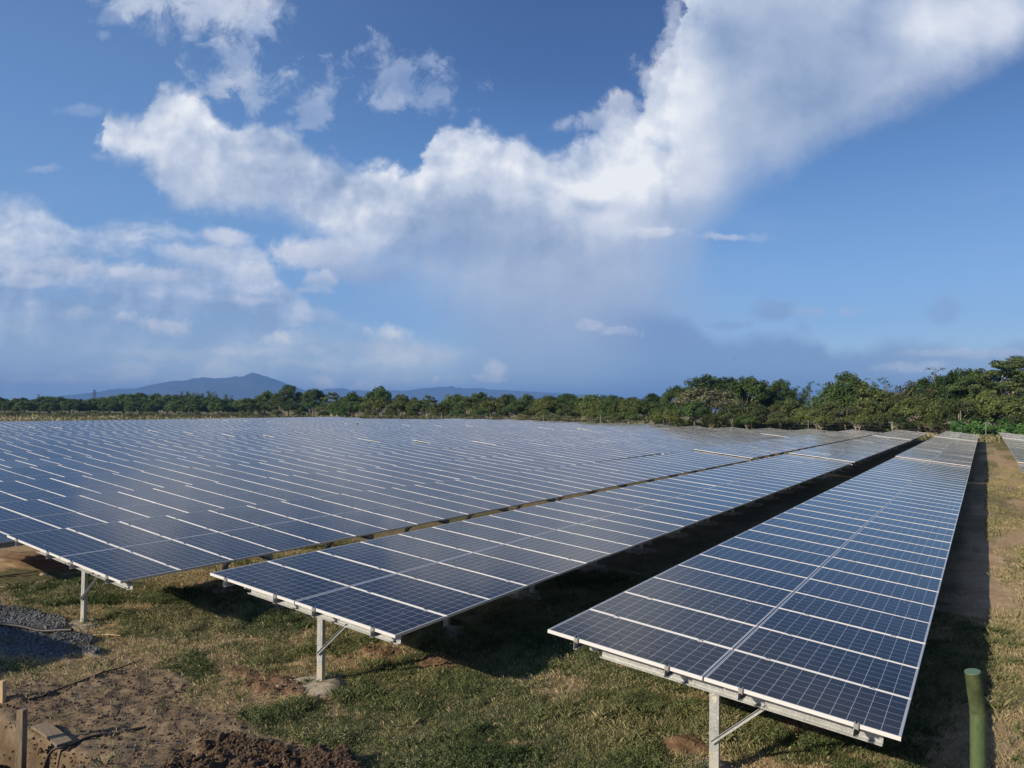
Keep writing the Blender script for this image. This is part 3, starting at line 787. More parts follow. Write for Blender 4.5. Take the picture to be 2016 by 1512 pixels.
ORD = ['first', 'second', 'third', 'fourth', 'fifth', 'sixth', 'seventh', 'eighth', 'ninth', 'tenth', 'eleventh', 'twelfth', 'thirteenth', 'fourteenth', 'fifteenth', 'sixteenth',
       'seventeenth', 'eighteenth', 'nineteenth', 'twentieth', 'twenty-first', 'twenty-second', 'twenty-third', 'twenty-fourth']
WHERE = ['front of three', 'middle of three', 'last before the trees']
GRP = 'solar tables standing in parallel rows'
TAB = {}
CALIB = {0: (-4.617, 7.176, 0.0, R(.0), R(.1)), 1: (-10.814, 7.051, 0.0, R(-.02), R(-.55)), 2: (-16.909, 6.891, .085, R(-.13), R(.3))}
for i in range(-1, 23):
    rr = random.Random(100 + i)
    y = 7.05
    for sgm in range(3):
        n = (36, 36, 26)[sgm] if i < 8 else (36, 36, 36)[sgm]
        if i == 0 and sgm == 2: n = 24
        if sgm == 0 and i >= 18: y += n * PITCH_U + .40; continue          # out of the picture on the left
        if sgm == 1 and i >= 22: y += n * PITCH_U + .40; continue
        if sgm == 0 and i in CALIB:
            x0, y0, z0, sl, dt = CALIB[i]
        else:
            x0 = -4.617 - 6.146 * i; y0 = y
            za = float(t_large(x0 + 2.0, y0)); zb_ = float(t_large(x0 + 2.0, y0 + n * PITCH_U))
            sl = math.atan2(zb_ - za, n * PITCH_U) + R(rr.gauss(0, .10)); z0 = za + rr.uniform(-.02, .05) + (.05 if sgm else 0)
            dt = R(rr.gauss(0, .18))
            if i == 0 and sgm == 1: z0, sl, dt = .055, R(.03), 0.0
            if i == 1 and sgm == 1: z0, sl = .05, R(.02)
        if i < 0:
            lab = ['solar table across the dirt lane, beside the green pole', 'solar table across the dirt lane, middle of that row', 'far end solar table of the row across the dirt lane'][sgm]
        elif i == 0:
            lab = ['largest solar table, nearest the green pole, with water drops on its front panels', 'solar table straight behind the largest one beside the dirt lane', 'last solar table of the row along the dirt lane, reflecting the trees'][sgm]
        elif i == 1:
            lab = ['solar table with its whole front edge over the round concrete footing in mid picture', 'solar table behind the mid picture one, second in its row', 'last solar table of the second row counted from the dirt lane'][sgm]
        elif i == 2:
            lab = ['solar table whose front post stands beside the grey gravel', 'solar table second along the row that starts beside the gravel', 'last solar table of the row that starts beside the gravel'][sgm]
        else:
            lab = 'solar table of the %s row from the dirt lane, %s' % (ORD[i], WHERE[sgm])
        det = 2 if (i in (0, 1, 2) and sgm == 0) else (1 if i in (0, 1, 2) else 0)
        TAB[i, sgm] = solar_table(x0, y0, z0, n, sl, dt, lab, GRP, det, -.15 if i == 0 else 0.0)
        y = y0 + n * PITCH_U + .40
# worn sticker and a scrap of blue tape on the nearest post
t = TAB[0, 0]
first_post = [c for c in t.children if c.name.startswith('post')][0]
mb = MB()
for cx, cz, w_, h_ in ((.005, .84, .055, .050), (-.006, .875, .030, .030), (.010, .80, .035, .022)): mb.box((surf(2.13, .24).x + cx, .0645, cz), (w_, .002, h_))
mb.build('sticker', M['sticker'], first_post)

# ------------------------------------------------------------------ trees
def rand_rot(n, rng):
    q = rng.normal(size=(n, 4)); q /= np.linalg.norm(q, axis=1)[:, None]
    w, x, y, z = q.T
    return np.stack([np.stack([1 - 2 * (y * y + z * z), 2 * (x * y - z * w), 2 * (x * z + y * w)], -1),
                     np.stack([2 * (x * y + z * w), 1 - 2 * (x * x + z * z), 2 * (y * z - x * w)], -1),
                     np.stack([2 * (x * z - y * w), 2 * (y * z + x * w), 1 - 2 * (x * x + y * y)], -1)], 1)
def instances(bv, bf, pos, scl, rot):
    n, k = len(pos), len(bv)
    V = np.einsum('nij,nkj->nki', rot, bv[None] * scl[:, None, :]) + pos[:, None, :]
    Fo = bf[None] + (np.arange(n) * k)[:, None, None]
    return V.reshape(-1, 3), Fo.reshape(-1, bf.shape[1])
LEAF_V = np.array([[-.5, 0, 0], [0, -.32, .06], [.5, 0, -.04], [0, .32, .06]]); LEAF_F = np.array([[0, 1, 2, 3]])

def leaves(centres, radii, per, size, rng, flat=0.75, up=0.5, name='crown', m_=None):
    """leaf-sized faces gathered in clumps; each faces roughly outward and upward"""
    P, S = [], []
    for c, r in zip(centres, radii):
        n = max(6, int(per * r * r))
        d = rng.normal(size=(n, 3)); d /= np.linalg.norm(d, axis=1)[:, None]
        rad = r * rng.random(n) ** 0.42
        p = d * rad[:, None]; p[:, 2] *= flat
        P.append(np.asarray(c) + p)
    P = np.concatenate(P); n = len(P)
    R_ = rand_rot(n, rng)
    cen = P.mean(0); o = P - cen; o /= np.linalg.norm(o, axis=1)[:, None] + 1e-6
    nz = o * .55 + np.array([0, 0, up]) + rng.normal(size=(n, 3)) * .55; nz /= np.linalg.norm(nz, axis=1)[:, None]
    tx = np.cross(nz, rng.normal(size=(n, 3))); tx /= np.linalg.norm(tx, axis=1)[:, None]
    R_ = np.stack([tx, np.cross(nz, tx), nz], -1)
    sc = (size * rng.uniform(.6, 1.5, n))[:, None] * np.ones(3)
    V, F_ = instances(LEAF_V, LEAF_F, P, sc, R_)
    return np_mesh(name, V, F_, m_)

def limb(mb, a, b, r0, r1, rng, wob=.12, n=5, seg=5):
    a, b = np.asarray(a, float), np.asarray(b, float); L_ = np.linalg.norm(b - a)
    pts = []
    for k in range(seg + 1):
        t = k / seg
        p = a + (b - a) * t; p[2] += L_ * .10 * math.sin(math.pi * t)
        if 0 < k < seg: p += rng.normal(size=3) * wob * L_ * .12
        pts.append(p)
    mb.tube(pts, [r0 + (r1 - r0) * k / seg for k in range(seg + 1)], n)
    return pts

def tree_kind(kind, seed):
    rng = np.random.default_rng(seed); mb = MB(); C_, Rr = [], []
    leafm, bark, size, per, flat, up = 'leaf_olive', 'bark', .30, 150, .8, .5
    if kind == 'bushy':                     # spreading low crown on several pale stems
        H, rx = 7.0, 3.6
        for k in range(46):
            a = rng.uniform(0, 6.28); q = rng.random() ** .6
            z = 2.6 + 4.1 * (1 - q * q * .55) * rng.uniform(.45, 1)
            C_.append((math.cos(a) * rx * q, math.sin(a) * rx * q, z)); Rr.append(rng.uniform(.55, 1.05))
        bark = 'bark_pale' if seed % 2 else 'bark'
        for k in range(3):
            e = np.array([rng.normal() * .5, rng.normal() * .5, 1.9 + rng.random()])
            limb(mb, (rng.normal() * .15, rng.normal() * .15, -.3), e, .15, .10, rng)
            for c in rng.choice(len(C_), 4, False): limb(mb, e, C_[c], .085, .025, rng)
        leafm = ['leaf_olive', 'leaf_green', 'leaf_yellow'][seed % 3]
    elif kind == 'brown':                   # dry, thin crown
        H, rx = 7.0, 3.2
        for k in range(34):
            a = rng.uniform(0, 6.28); q = rng.random() ** .6
            C_.append((math.cos(a) * rx * q, math.sin(a) * rx * q, 2.2 + 4.4 * rng.random() * (1 - .4 * q))); Rr.append(rng.uniform(.5, .95))
        e = np.array([.2, .1, 2.0]); limb(mb, (0, 0, -.3), e, .17, .12, rng)
        for c in rng.choice(len(C_), 12, False): limb(mb, e, C_[c], .08, .02, rng)
        leafm, per, bark = 'leaf_brown', 105, 'bark_pale'
    elif kind == 'dome':                    # tall dense dark crown
        H, rx = 11.0, 4.4
        for k in range(70):
            a = rng.uniform(0, 6.28); ph = math.asin(rng.uniform(-.35, 1)); q = rng.uniform(.72, 1)
            C_.append((math.cos(a) * math.cos(ph) * rx * q, math.sin(a) * math.cos(ph) * rx * q, 6.2 + math.sin(ph) * 4.4 * q)); Rr.append(rng.uniform(.8, 1.35))
        e = np.array([rng.normal() * .3, 0, 4.0]); limb(mb, (0, 0, -.4), e, .42, .30, rng)
        for c in rng.choice(len(C_), 12, False): limb(mb, e, C_[c], .18, .04, rng)
        leafm, per, size = 'leaf_dark', 120, .36
    elif kind == 'mango':                   # broad rounded crown down to the ground
        H, rx = 8.0, 5.4
        for k in range(74):
            a = rng.uniform(0, 6.28); ph = math.asin(rng.uniform(-.15, 1)); q = rng.uniform(.7, 1)
            C_.append((math.cos(a) * math.cos(ph) * rx * q, math.sin(a) * math.cos(ph) * rx * q, 2.7 + math.sin(ph) * 4.6 * q)); Rr.append(rng.uniform(.8, 1.4))
        limb(mb, (0, 0, -.4), (0, 0, 3.0), .35, .25, rng)
        for c in rng.choice(len(C_), 8, False): limb(mb, (0, 0, 2.4), C_[c], .14, .04, rng)
        leafm, per, size = 'leaf_mango', 95, .42
    elif kind == 'umbrella':                # wide flat tiers over pale branching limbs
        H, rx = 13.0, 8.5
        for tier in range(3):
            zc, rr_ = (8.2, 10.2, 12.0)[tier], (8.5, 7.2, 4.4)[tier]
            for k in range((30, 28, 16)[tier]):
                a = rng.uniform(0, 6.28); q = rng.random() ** .55
                C_.append((math.cos(a) * rr_ * q, math.sin(a) * rr_ * q, zc + rng.normal() * .35 - q * q * .9)); Rr.append(rng.uniform(.9, 1.5))
        e = np.array([.3, .2, 4.6]); limb(mb, (0, 0, -.4), e, .55, .42, rng, n=7)
        for c in rng.choice(len(C_), 20, False): limb(mb, e, C_[c], .22, .05, rng, .2)
        leafm, per, size, flat, up, bark = 'leaf_umbrella', 85, .38, .34, 1.1, 'bark_pale'
    elif kind == 'feathery':                # thin upright, light through the crown
        H, rx = 10.0, 1.8
        for k in range(30):
            z = rng.uniform(2.5, 9.8); q = rng.random() * (1.15 - .05 * z)
            a = rng.uniform(0, 6.28); C_.append((math.cos(a) * rx * q, math.sin(a) * rx * q, z)); Rr.append(rng.uniform(.35, .75))
        limb(mb, (0, 0, -.3), (.1, .1, 9.0), .17, .04, rng, .1, seg=8)
        for c in rng.choice(len(C_), 14, False):
            limb(mb, (.05, .05, max(1.5, C_[c][2] - 1.2)), C_[c], .05, .015, rng)
        leafm, per, size = 'leaf_green', 130, .24
    elif kind == 'bamboo':                  # arching plumes
        H = 9.0
        for k in range(16):
            a = rng.uniform(0, 6.28); tip = np.array([math.cos(a) * rng.uniform(.8, 2.6), math.sin(a) * rng.uniform(.8, 2.6), rng.uniform(6.2, 9.3)])
            b = np.array([math.cos(a) * .4, math.sin(a) * .4, -.2])
            pts = limb(mb, b, tip, .05, .015, rng, .05, seg=7)
            for p in pts[2:]:
                for _ in range(2): C_.append(p + rng.normal(size=3) * .22); Rr.append(rng.uniform(.28, .5))
        leafm, per, size, flat = 'leaf_bamboo', 210, .22, 1.3
    elif kind == 'scrub':                   # low grey-green thicket bush
        H, rx = 2.6, 2.2
        for k in range(26):
            a = rng.uniform(0, 6.28); q = rng.random() ** .6
            C_.append((math.cos(a) * rx * q, math.sin(a) * rx * q, .4 + 1.8 * rng.random() * (1 - .6 * q))); Rr.append(rng.uniform(.4, .75))
        for c in rng.choice(len(C_), 8, False): limb(mb, (0, 0, -.2), C_[c], .05, .015, rng)
        leafm, per, size = 'leaf_scrub', 190, .20
    elif kind == 'shrub':                   # bright green fresh shrub
        H, rx = 3.4, 2.4
        for k in range(30):
            a = rng.uniform(0, 6.28); q = rng.random() ** .6
            C_.append((math.cos(a) * rx * q, math.sin(a) * rx * q, .5 + 2.5 * rng.random() * (1 - .6 * q))); Rr.append(rng.uniform(.5, .85))
        for c in rng.choice(len(C_), 8, False): limb(mb, (0, 0, -.2), C_[c], .05, .015, rng)
        leafm, per, size = 'leaf_bright', 130, .28
    elif kind == 'dry':                     # bare reddish twigs
        H = 2.2
        for k in range(60):
            a = rng.uniform(0, 6.28); e = (math.cos(a) * rng.uniform(.2, 1.4), math.sin(a) * rng.uniform(.2, 1.4), rng.uniform(1.0, 2.3))
            pts = limb(mb, (rng.normal() * .3, rng.normal() * .3, -.1), e, .03, .012, rng, .2, 4)
            C_.append(e); Rr.append(.3)
        leafm, per, size, bark = 'leaf_dry', 60, .12, 'bark'
    tm = mb.mesh('trunk', M[bark])
    cm = leaves(C_, Rr, per, size, rng, flat, up, 'crown', M[leafm])
    zmax = np.empty(len(cm.vertices) * 3, np.float32); cm.vertices.foreach_get('co', zmax)
    z = zmax.reshape(-1, 3)[:, 2]
    return tm, cm, float(np.percentile(z, 99.3))

M['leaf_olive'] = mat_leaf('olive_leaves', (0.040, 0.060, 0.020), (0.144, 0.183, 0.060))
M['leaf_green'] = mat_leaf('green_leaves', (0.035, 0.067, 0.020), (0.120, 0.199, 0.057))
M['leaf_yellow'] = mat_leaf('yellowish_leaves', (0.053, 0.075, 0.021), (0.176, 0.217, 0.059))
M['leaf_brown'] = mat_leaf('brownish_leaves', (0.059, 0.060, 0.026), (0.160, 0.156, 0.074))
M['leaf_dark'] = mat_leaf('dark_leaves', (0.027, 0.056, 0.018), (0.100, 0.156, 0.043))
M['leaf_mango'] = mat_leaf('mango_leaves', (0.031, 0.064, 0.019), (0.124, 0.194, 0.053))
M['leaf_umbrella'] = mat_leaf('rain_tree_leaves', (0.043, 0.068, 0.023), (0.161, 0.210, 0.070))
M['leaf_bamboo'] = mat_leaf('bamboo_leaves', (0.049, 0.082, 0.020), (0.168, 0.231, 0.063))
M['leaf_scrub'] = mat_leaf('grey_green_leaves', (0.084, 0.093, 0.043), (0.197, 0.204, 0.098))
M['leaf_bright'] = mat_leaf('fresh_green_leaves', (0.036, 0.102, 0.022), (0.112, 0.259, 0.059))
M['leaf_pale'] = mat_leaf('pale_blossom_leaves', (.070, .078, .035), (.26, .25, .15))
M['leaf_dry'] = mat_leaf('dry_twigs', (0.113, 0.063, 0.043), (0.281, 0.183, 0.133))

KIND = {}
for kd, nv in (('bushy', 6), ('brown', 2), ('dome', 3), ('mango', 3), ('umbrella', 2), ('feathery', 2), ('bamboo', 2), ('scrub', 3), ('shrub', 2), ('dry', 1)):
    KIND[kd] = [tree_kind(kd, 11 * k + len(kd)) for k in range(nv)]
PHRASE = dict(bushy='bushy tree with an uneven green crown', brown='thin brownish tree', dome='tall dark domed tree', mango='broad round dark green tree', umbrella='great spreading flat tiered tree',
              feathery='slender feathery tree', bamboo='arching bamboo clump', scrub='low grey green scrub bush', shrub='fresh bright green shrub', dry='bare reddish dry shrub')
CATS = dict(bamboo='bamboo', scrub='bush', shrub='bush', dry='bush')
NAMES = dict(bushy='bushy_tree', brown='dry_tree', dome='dome_tree', mango='mango_tree', umbrella='rain_tree', feathery='slender_tree', bamboo='bamboo_clump', scrub='scrub_bush', shrub='green_shrub', dry='dry_shrub')
TREES = []
def tree(px, top, depth, kind, wide=1.0, rank='front', label=None, leaf=None):
    TREES.append((px, top, depth, kind, wide, rank, label, leaf))
r_ = random.Random(5)
# right: front rank, then the taller rank behind
for px, top in ((1300, 800), (1335, 793), (1372, 790), (1452, 797), (1488, 790), (1520, 795), (1552, 788), (1590, 800), (1628, 790), (1668, 797), (1705, 785), (1742, 792), (1775, 783), (1812, 790), (1850, 782), (1888, 786), (1925, 778), (1962, 776), (2000, 780), (2042, 768), (2090, 770), (2140, 772)):
    d = 124 - (px - 1300) / 800 * 16
    k = 'brown' if r_.random() < .14 else 'bushy'
    tree(px + r_.uniform(-6, 6), top + r_.uniform(-3, 5), d + r_.uniform(-3, 5), k, r_.uniform(.95, 1.2))
for px, top in ((1315, 812), (1400, 812), (1470, 815), (1535, 812), (1610, 815), (1690, 814), (1760, 812), (1830, 812), (1995, 815), (2060, 812)):
    tree(px, top + r_.uniform(-4, 4), 119 - (px - 1300) / 800 * 15, 'bushy', r_.uniform(.9, 1.2), 'low front')
tree(1395, 766, 128, 'bushy', 1.35, 'front', 'pale tree with whitish bloom over its crown, tallest of the front rank', 'leaf_pale')
for px, top, kd, w_ in ((1335, 762, 'dome', 1), (1388, 741, 'dome', 1.05), (1432, 745, 'dome', 1), (1474, 744, 'dome', .95), (1505, 765, 'dome', .9), (1537, 750, 'dome', .8), (1568, 762, 'bamboo', 1.2), (1592, 752, 'feathery', 1), (1618, 756, 'feathery', 1.1),
                        (1640, 765, 'bushy', 1), (1667, 736, 'dome', .85), (1695, 752, 'bushy', 1.1), (1722, 744, 'feathery', 1.3), (1748, 750, 'feathery', 1.2), (1770, 762, 'brown', 1.1), (1795, 752, 'brown', 1.1), (1820, 748, 'dome', .9), (1842, 724, 'feathery', 1.2), (1868, 738, 'dome', .9), (1897, 729, 'dome', 1), (1925, 735, 'dome', .95)):
    tree(px, top, 148 - (px - 1300) / 800 * 14 + r_.uniform(-3, 3), kd, w_, 'rear')
tree(1972, 712, 134, 'umbrella', 1.0, 'rear'); tree(2030, 702, 138, 'umbrella', 1.05, 'rear'); tree(2110, 706, 134, 'umbrella', 1.0, 'rear')
for px, top in ((1893, 822), (1922, 825), (1950, 822), (1985, 826), (2020, 820), (2060, 822)): tree(px, top, 109 - (px - 1890) / 40, 'shrub', 1.1, 'foot')
tree(1852, 838, 108, 'dry', 1.4, 'foot', 'bare reddish dry shrub at the end of the row beside the dirt lane')
# middle
for k, px in enumerate(range(490, 1300, 29)):
    d = 226 - (px - 490) / 810 * 90
    tree(px + r_.uniform(-8, 8), 788 + r_.uniform(-8, 8) + (3 if px > 1100 else 0), d + r_.uniform(-5, 8), 'brown' if r_.random() < .15 else 'bushy', r_.uniform(1.05, 1.35))
for k, px in enumerate(range(500, 1300, 44)):
    d = 216 - (px - 490) / 810 * 88
    tree(px + r_.uniform(-10, 10), 808 + r_.uniform(-5, 5), d, 'bushy', r_.uniform(1.0, 1.3), 'low front')
for px, top, kd, w_ in ((522, 772, 'mango', .8), (568, 760, 'dome', 1.0), (618, 767, 'dome', .95), (655, 773, 'umbrella', .8), (690, 774, 'mango', .9), (745, 764, 'mango', .85), (790, 777, 'umbrella', .7), (842, 779, 'umbrella', .7), (900, 778, 'mango', .9), (945, 774, 'dome', 1.1), (1000, 777, 'dome', 1.1), (1040, 779, 'mango', .9),
                        (1080, 780, 'dome', 1.1), (1118, 776, 'dome', 1.1), (1160, 779, 'mango', 1), (1205, 780, 'mango', 1), (1245, 783, 'dome', 1.1), (1285, 776, 'dome', 1.1)):
    tree(px, top, 250 - (px - 490) / 810 * 85, kd, w_, 'rear')
# left: the mango grove, with bamboo behind and scrub before it
for k, px in enumerate(range(-30, 490, 21)):
    top = 784 + 3 * math.sin(px * .045) - 9 * math.exp(-((px - 300) / 55) ** 2)
    tree(px + r_.uniform(-5, 5), top + r_.uniform(-2, 2.5), 345 + r_.uniform(-14, 14), 'mango', r_.uniform(.9, 1.15), 'rear')
for k, px in enumerate(range(-20, 490, 24)):
    tree(px + r_.uniform(-6, 6), 790 + r_.uniform(-3, 3), 315 + r_.uniform(-10, 10), 'mango', r_.uniform(.85, 1.1), 'front')
for px, top in ((378, 772), (392, 775), (418, 771), (448, 777)): tree(px, top, 372, 'bamboo', 1.0, 'rear')
for k in range(44):
    px = -15 + k * 12.2; tree(px + r_.uniform(-5, 5), 810 + r_.uniform(-2, 8), r_.uniform(196, 250), 'scrub', r_.uniform(1.1, 1.8), 'foot')
for k in range(34):
    px = 510 + k * 20.5; d = 196 - (px - 490) / 810 * 76
    tree(px + r_.uniform(-8, 8), 818 + r_.uniform(-3, 4) + max(0, (px - 1000) / 60), d, 'scrub', r_.uniform(1.0, 1.6), 'foot')

for k in range(30):
    px = 1290 + k * 19.5
    tree(px + r_.uniform(-7, 7), 826 + (px - 1290) / 600 * 8 + r_.uniform(-5, 5), 126 - (px - 1300) / 800 * 15 + r_.uniform(-2, 4), 'scrub', r_.uniform(1.1, 1.5), 'foot', None, 'leaf_olive' if k % 3 else 'leaf_green')

def ordinal(n):
    if n <= 20: return ORD[n - 1]
    if n >= 100: return 'hundredth' if n == 100 else 'hundred-and-' + ordinal(n - 100)
    t_, u_ = divmod(n, 10)
    if u_ == 0: return {3: 'thirtieth', 4: 'fortieth', 5: 'fiftieth', 6: 'sixtieth', 7: 'seventieth', 8: 'eightieth', 9: 'ninetieth'}[t_]
    return {2: 'twenty', 3: 'thirty', 4: 'forty', 5: 'fifty', 6: 'sixty', 7: 'seventy', 8: 'eighty', 9: 'ninety'}[t_] + '-' + ORD[u_ - 1]
TREES.sort(key=lambda t_: t_[0])
count = {}
for q, (px, top, depth, kind, wide, rank, label, leaf) in enumerate(TREES):
    var = KIND[kind][(q * 7 + int(px)) % len(KIND[kind])]
    tm, cm, h0 = var
    if leaf:
        cm = cm.copy(); cm.materials[0] = M[leaf]
    P = at_depth(px, top, depth); g0 = gz(P.x, P.y)
    s_ = max(.25, (P.z - g0) / h0)
    e = empty(NAMES[kind], (P.x, P.y, g0), (0, 0, (q * 2.399) % 6.283))
    e.scale = (s_ * wide, s_ * wide, s_)
    link('trunk', tm, e); link('crown', cm, e)
    if not label:
        where = {'front': 'front rank', 'low front': 'lowest rank', 'rear': 'rear rank', 'foot': 'strip at the foot'}[rank]
        kk = (kind, rank); count[kk] = count.get(kk, 0) + 1
        label = '%s, %s of its kind from the left, %s of the treeline' % (PHRASE[kind], ordinal(count[kk]), where)
        if len(label.split()) > 16: label = '%s, %s such from the left, treeline %s' % (PHRASE[kind], ordinal(count[kk]), where)
    tag(e, label, CATS.get(kind, 'tree'), 'trees and bushes of the treeline' if CATS.get(kind, 'tree') == 'tree' else 'bushes along the treeline')

# ------------------------------------------------------------------ hills on the horizon
def hills(name, prof, D, depth_half, seed):
    n = 260; k = 41
    x0, x1 = prof[0][0], prof[-1][0]
    pxs = np.linspace(x0, x1, n); pys = np.interp(pxs, [p[0] for p in prof], [p[1] for p in prof])
    V = []
    for j in range(k):
        t = (j / (k - 1)) * 2 - 1
        fall = 1 - abs(t) ** 1.15
        for a, (px, py) in enumerate(zip(pxs, pys)):
            P = at_depth(px, py, D); d = Vector((P.x, P.y, 0)).normalized()
            base = Vector((P.x, P.y, 0)) + d * t * depth_half
            nz = .86 + .28 * float(fbm(np.array([base.x / 420.]), np.array([base.y / 420.]), seed, 5, .55, True)[0])
            hz = max(P.z, 0) * fall * (nz if abs(t) > .02 else 1.0) - 6 * abs(t)
            V.append((base.x, base.y, hz))
    I = np.arange(n * k).reshape(k, n)
    F_ = np.stack([I[:-1, :-1], I[:-1, 1:], I[1:, 1:], I[1:, :-1]], -1).reshape(-1, 4)
    return tag(link(name, np_mesh(name, np.array(V), F_, M['hill'], True)), kind='structure')
M['hill'] = mat_simple('forested_hillside', (.020, .032, .016), (.055, .065, .030), .004, .95, 0, .3, 6.0, .1)
hills('hills', [(40, 789), (110, 781), (180, 773), (222, 768), (262, 766), (300, 757), (340, 750), (382, 748), (402, 743), (418, 745), (450, 743.5), (478, 741), (500, 738), (522, 741), (545, 748), (572, 758), (600, 769), (640, 780), (700, 790)], 10000, 1700, 3)
hills('hills', [(540, 790), (590, 777), (640, 768), (665, 766), (700, 769), (745, 770), (790, 770), (835, 765), (868, 761), (892, 764), (930, 766), (985, 769), (1050, 771), (1150, 778), (1260, 786), (1330, 792)], 13000, 1800, 8)

# ------------------------------------------------------------------ power pylons far behind the grove
def pylon(px, top, D, label):
    P = at_depth(px, top, D); h = P.z
    e = empty('power_pylon', (P.x, P.y, 0), (0, 0, .4)); tag(e, label, 'pylon', 'power pylons behind the grove')
    mb = MB(); w0, w1 = 3.2, .7
    c4 = [(1, 1), (1, -1), (-1, -1), (-1, 1)]
    for sx, sy in c4: mb.tube([(sx * w0, sy * w0, -1), (sx * w1, sy * w1, h)], [.30, .22], 4)
    lv = 9
    for k in range(lv):
        za, zb = h * k / lv, h * (k + 1) / lv
        wa, wb = w0 + (w1 - w0) * k / lv, w0 + (w1 - w0) * (k + 1) / lv
        for a in range(4):
            A, B = c4[a], c4[(a + 1) % 4]
            mb.tube([(A[0] * wa, A[1] * wa, za), (B[0] * wb, B[1] * wb, zb)], [.14, .14], 4)
            mb.tube([(B[0] * wa, B[1] * wa, za), (A[0] * wb, A[1] * wb, zb)], [.14, .14], 4)
    mb.build('lattice_tower', M['pylon'], e)
    for z in (h - 1, h - 5, h - 9):
        mb = MB(); mb.tube([(-4.6, 0, z), (4.6, 0, z)], [.22, .22], 4); mb.tube([(-4.6, 0, z), (-.9, 0, z + 1.5)], [.14, .14], 4); mb.tube([(4.6, 0, z), (.9, 0, z + 1.5)], [.14, .14], 4)
        mb.build('cross_arm', M['pylon'], e)
pylon(76, 776.5, 1500, 'smallest lattice power pylon, barely over the grove near the left edge')
pylon(186, 767.5, 1250, 'lattice power pylon left of the mountain, between two others')
pylon(358, 770.5, 1200, 'lattice power pylon in front of the mountain slope beside the bamboo')

# ------------------------------------------------------------------ wire fence along the end of the rows
e = empty('wire_fence', (0, 113.2, 0)); tag(e, 'wire fence on thin grey posts beyond the far ends of the rows', 'fence')
zt = []
for k in range(-1, 9):
    x = .1 - 12.4 * k; g0 = gz(x, 113.2); zt.append((x, g0))
    mb = MB(); mb.tube([(x, 0, g0 - .2), (x, 0, g0 + 2.55)], [.035, .035], 6); mb.tube([(x, 0, g0 + 2.55), (x, 0, g0 + 2.59)], [.045, .02], 6)
    mb.build('post', M['galv'], e)
for hz in (.4, .9, 1.4, 1.9, 2.35):
    mb = MB(); mb.tube([(x, 0, g0 + hz) for x, g0 in zt], [.003] * len(zt), 4); mb.build('wire', M['galv'], e)

# ------------------------------------------------------------------ green pole
B_ = at_depth(1925.5, 1404, 3.6); T_ = at_depth(1914.5, 1320, 3.6); rp = .038
e = empty('green_pole', (B_.x, B_.y, gz(B_.x, B_.y))); tag(e, 'green painted steel pole with a bent mossy top beside the dirt lane', 'pole')
o = Vector(e.location)
mb = MB(); mb.tube([(0, 0, -.3), (0, 0, B_.z - o.z)], [rp, rp], 24); mb.build('shaft', M['green_paint'], e)
ax = (T_ - B_).normalized(); T2 = T_ - ax * rp * .2
mb = MB(); mb.tube([B_ - o - ax * .012, B_ - o + Vector((0, 0, .006)), B_ - o + (T2 - B_) * .5, T2 - o], [rp * 1.01, rp * 1.015, rp * 1.005, rp], 24); mb.build('bent_top', M['green_moss'], e)
mb = MB(); mb.tube([T2 - o, T2 - o + ax * .004], [rp * 1.03, rp * 1.0], 24); mb.build('cap', M['green_cap'], e)
mb = MB(); mb.tube([B_ - o - ax * .006, B_ - o + ax * .006], [rp * 1.06, rp * 1.06], 24); mb.build('weld_ring', M['green_paint'], e)

# ------------------------------------------------------------------ timber and cables by the trench
def stake(name, px, py_base, zb, py_top, w_, d_, m_, label, lean=0.0):
    b = on_ground(px, py_base, 0); b.z = zb; depth = (b - Vector((0, 0, EYE))).dot(AX_F)
    h = at_depth(px, py_top, depth).z - b.z
    mb = MB()
    prof = [(-w_ / 2, -d_ / 2), (w_ / 2, -d_ / 2), (w_ / 2, d_ / 2), (-w_ / 2, d_ / 2)]
    mb.prism(prof, (0, 0, -.4), (1, 0, 0), (0, 1, 0), (lean * h, 0, h + .4))
    ob = mb.build(name, m_); ob.location = b; ob.rotation_euler = (0, 0, .45)
    bv = ob.modifiers.new('edge', 'BEVEL'); bv.width = .006; bv.segments = 2
    return tag(ob, label, 'stake', 'wooden stakes by the trench')
stake('wooden_stake', 42, 1474, -.9, 1399, .078, .07, M['wood'], 'grey square timber stake standing in the open trench')
stake('wooden_stake', 5, 1384, 0, 1341, .075, .06, M['wood_pale'], 'short pale timber peg at the left edge below the gravel', -.05)
a, b = on_ground(76, 1424, .05), on_ground(127, 1461, .05)
mb = MB(); d = b - a; L_ = d.length; d.normalize(); sdv = Vector((-d.y, d.x, 0)); up = Vector((0, 0, 1)); P = []
for k in range(7):
    t_ = k / 6; c = d * (L_ * t_) + up * (.02 * math.sin(3.1 * t_) - .01)
    P += [c - sdv * .075, c + sdv * .075, c + sdv * .075 + up * .032, c - sdv * .075 + up * .032]
F_ = [(0, 3, 2, 1), (24, 25, 26, 27)] + [(4 * k + q, 4 * k + (q + 1) % 4, 4 * k + 4 + (q + 1) % 4, 4 * k + 4 + q) for k in range(6) for q in range(4)]
mb.add(P, F_); ob = mb.build('plank', M['wood']); ob.location = Vector((a.x, a.y, gz((a.x + b.x) / 2, (a.y + b.y) / 2) + .03))
tag(ob, 'weathered grey plank lying on the rim of the trench', 'plank')
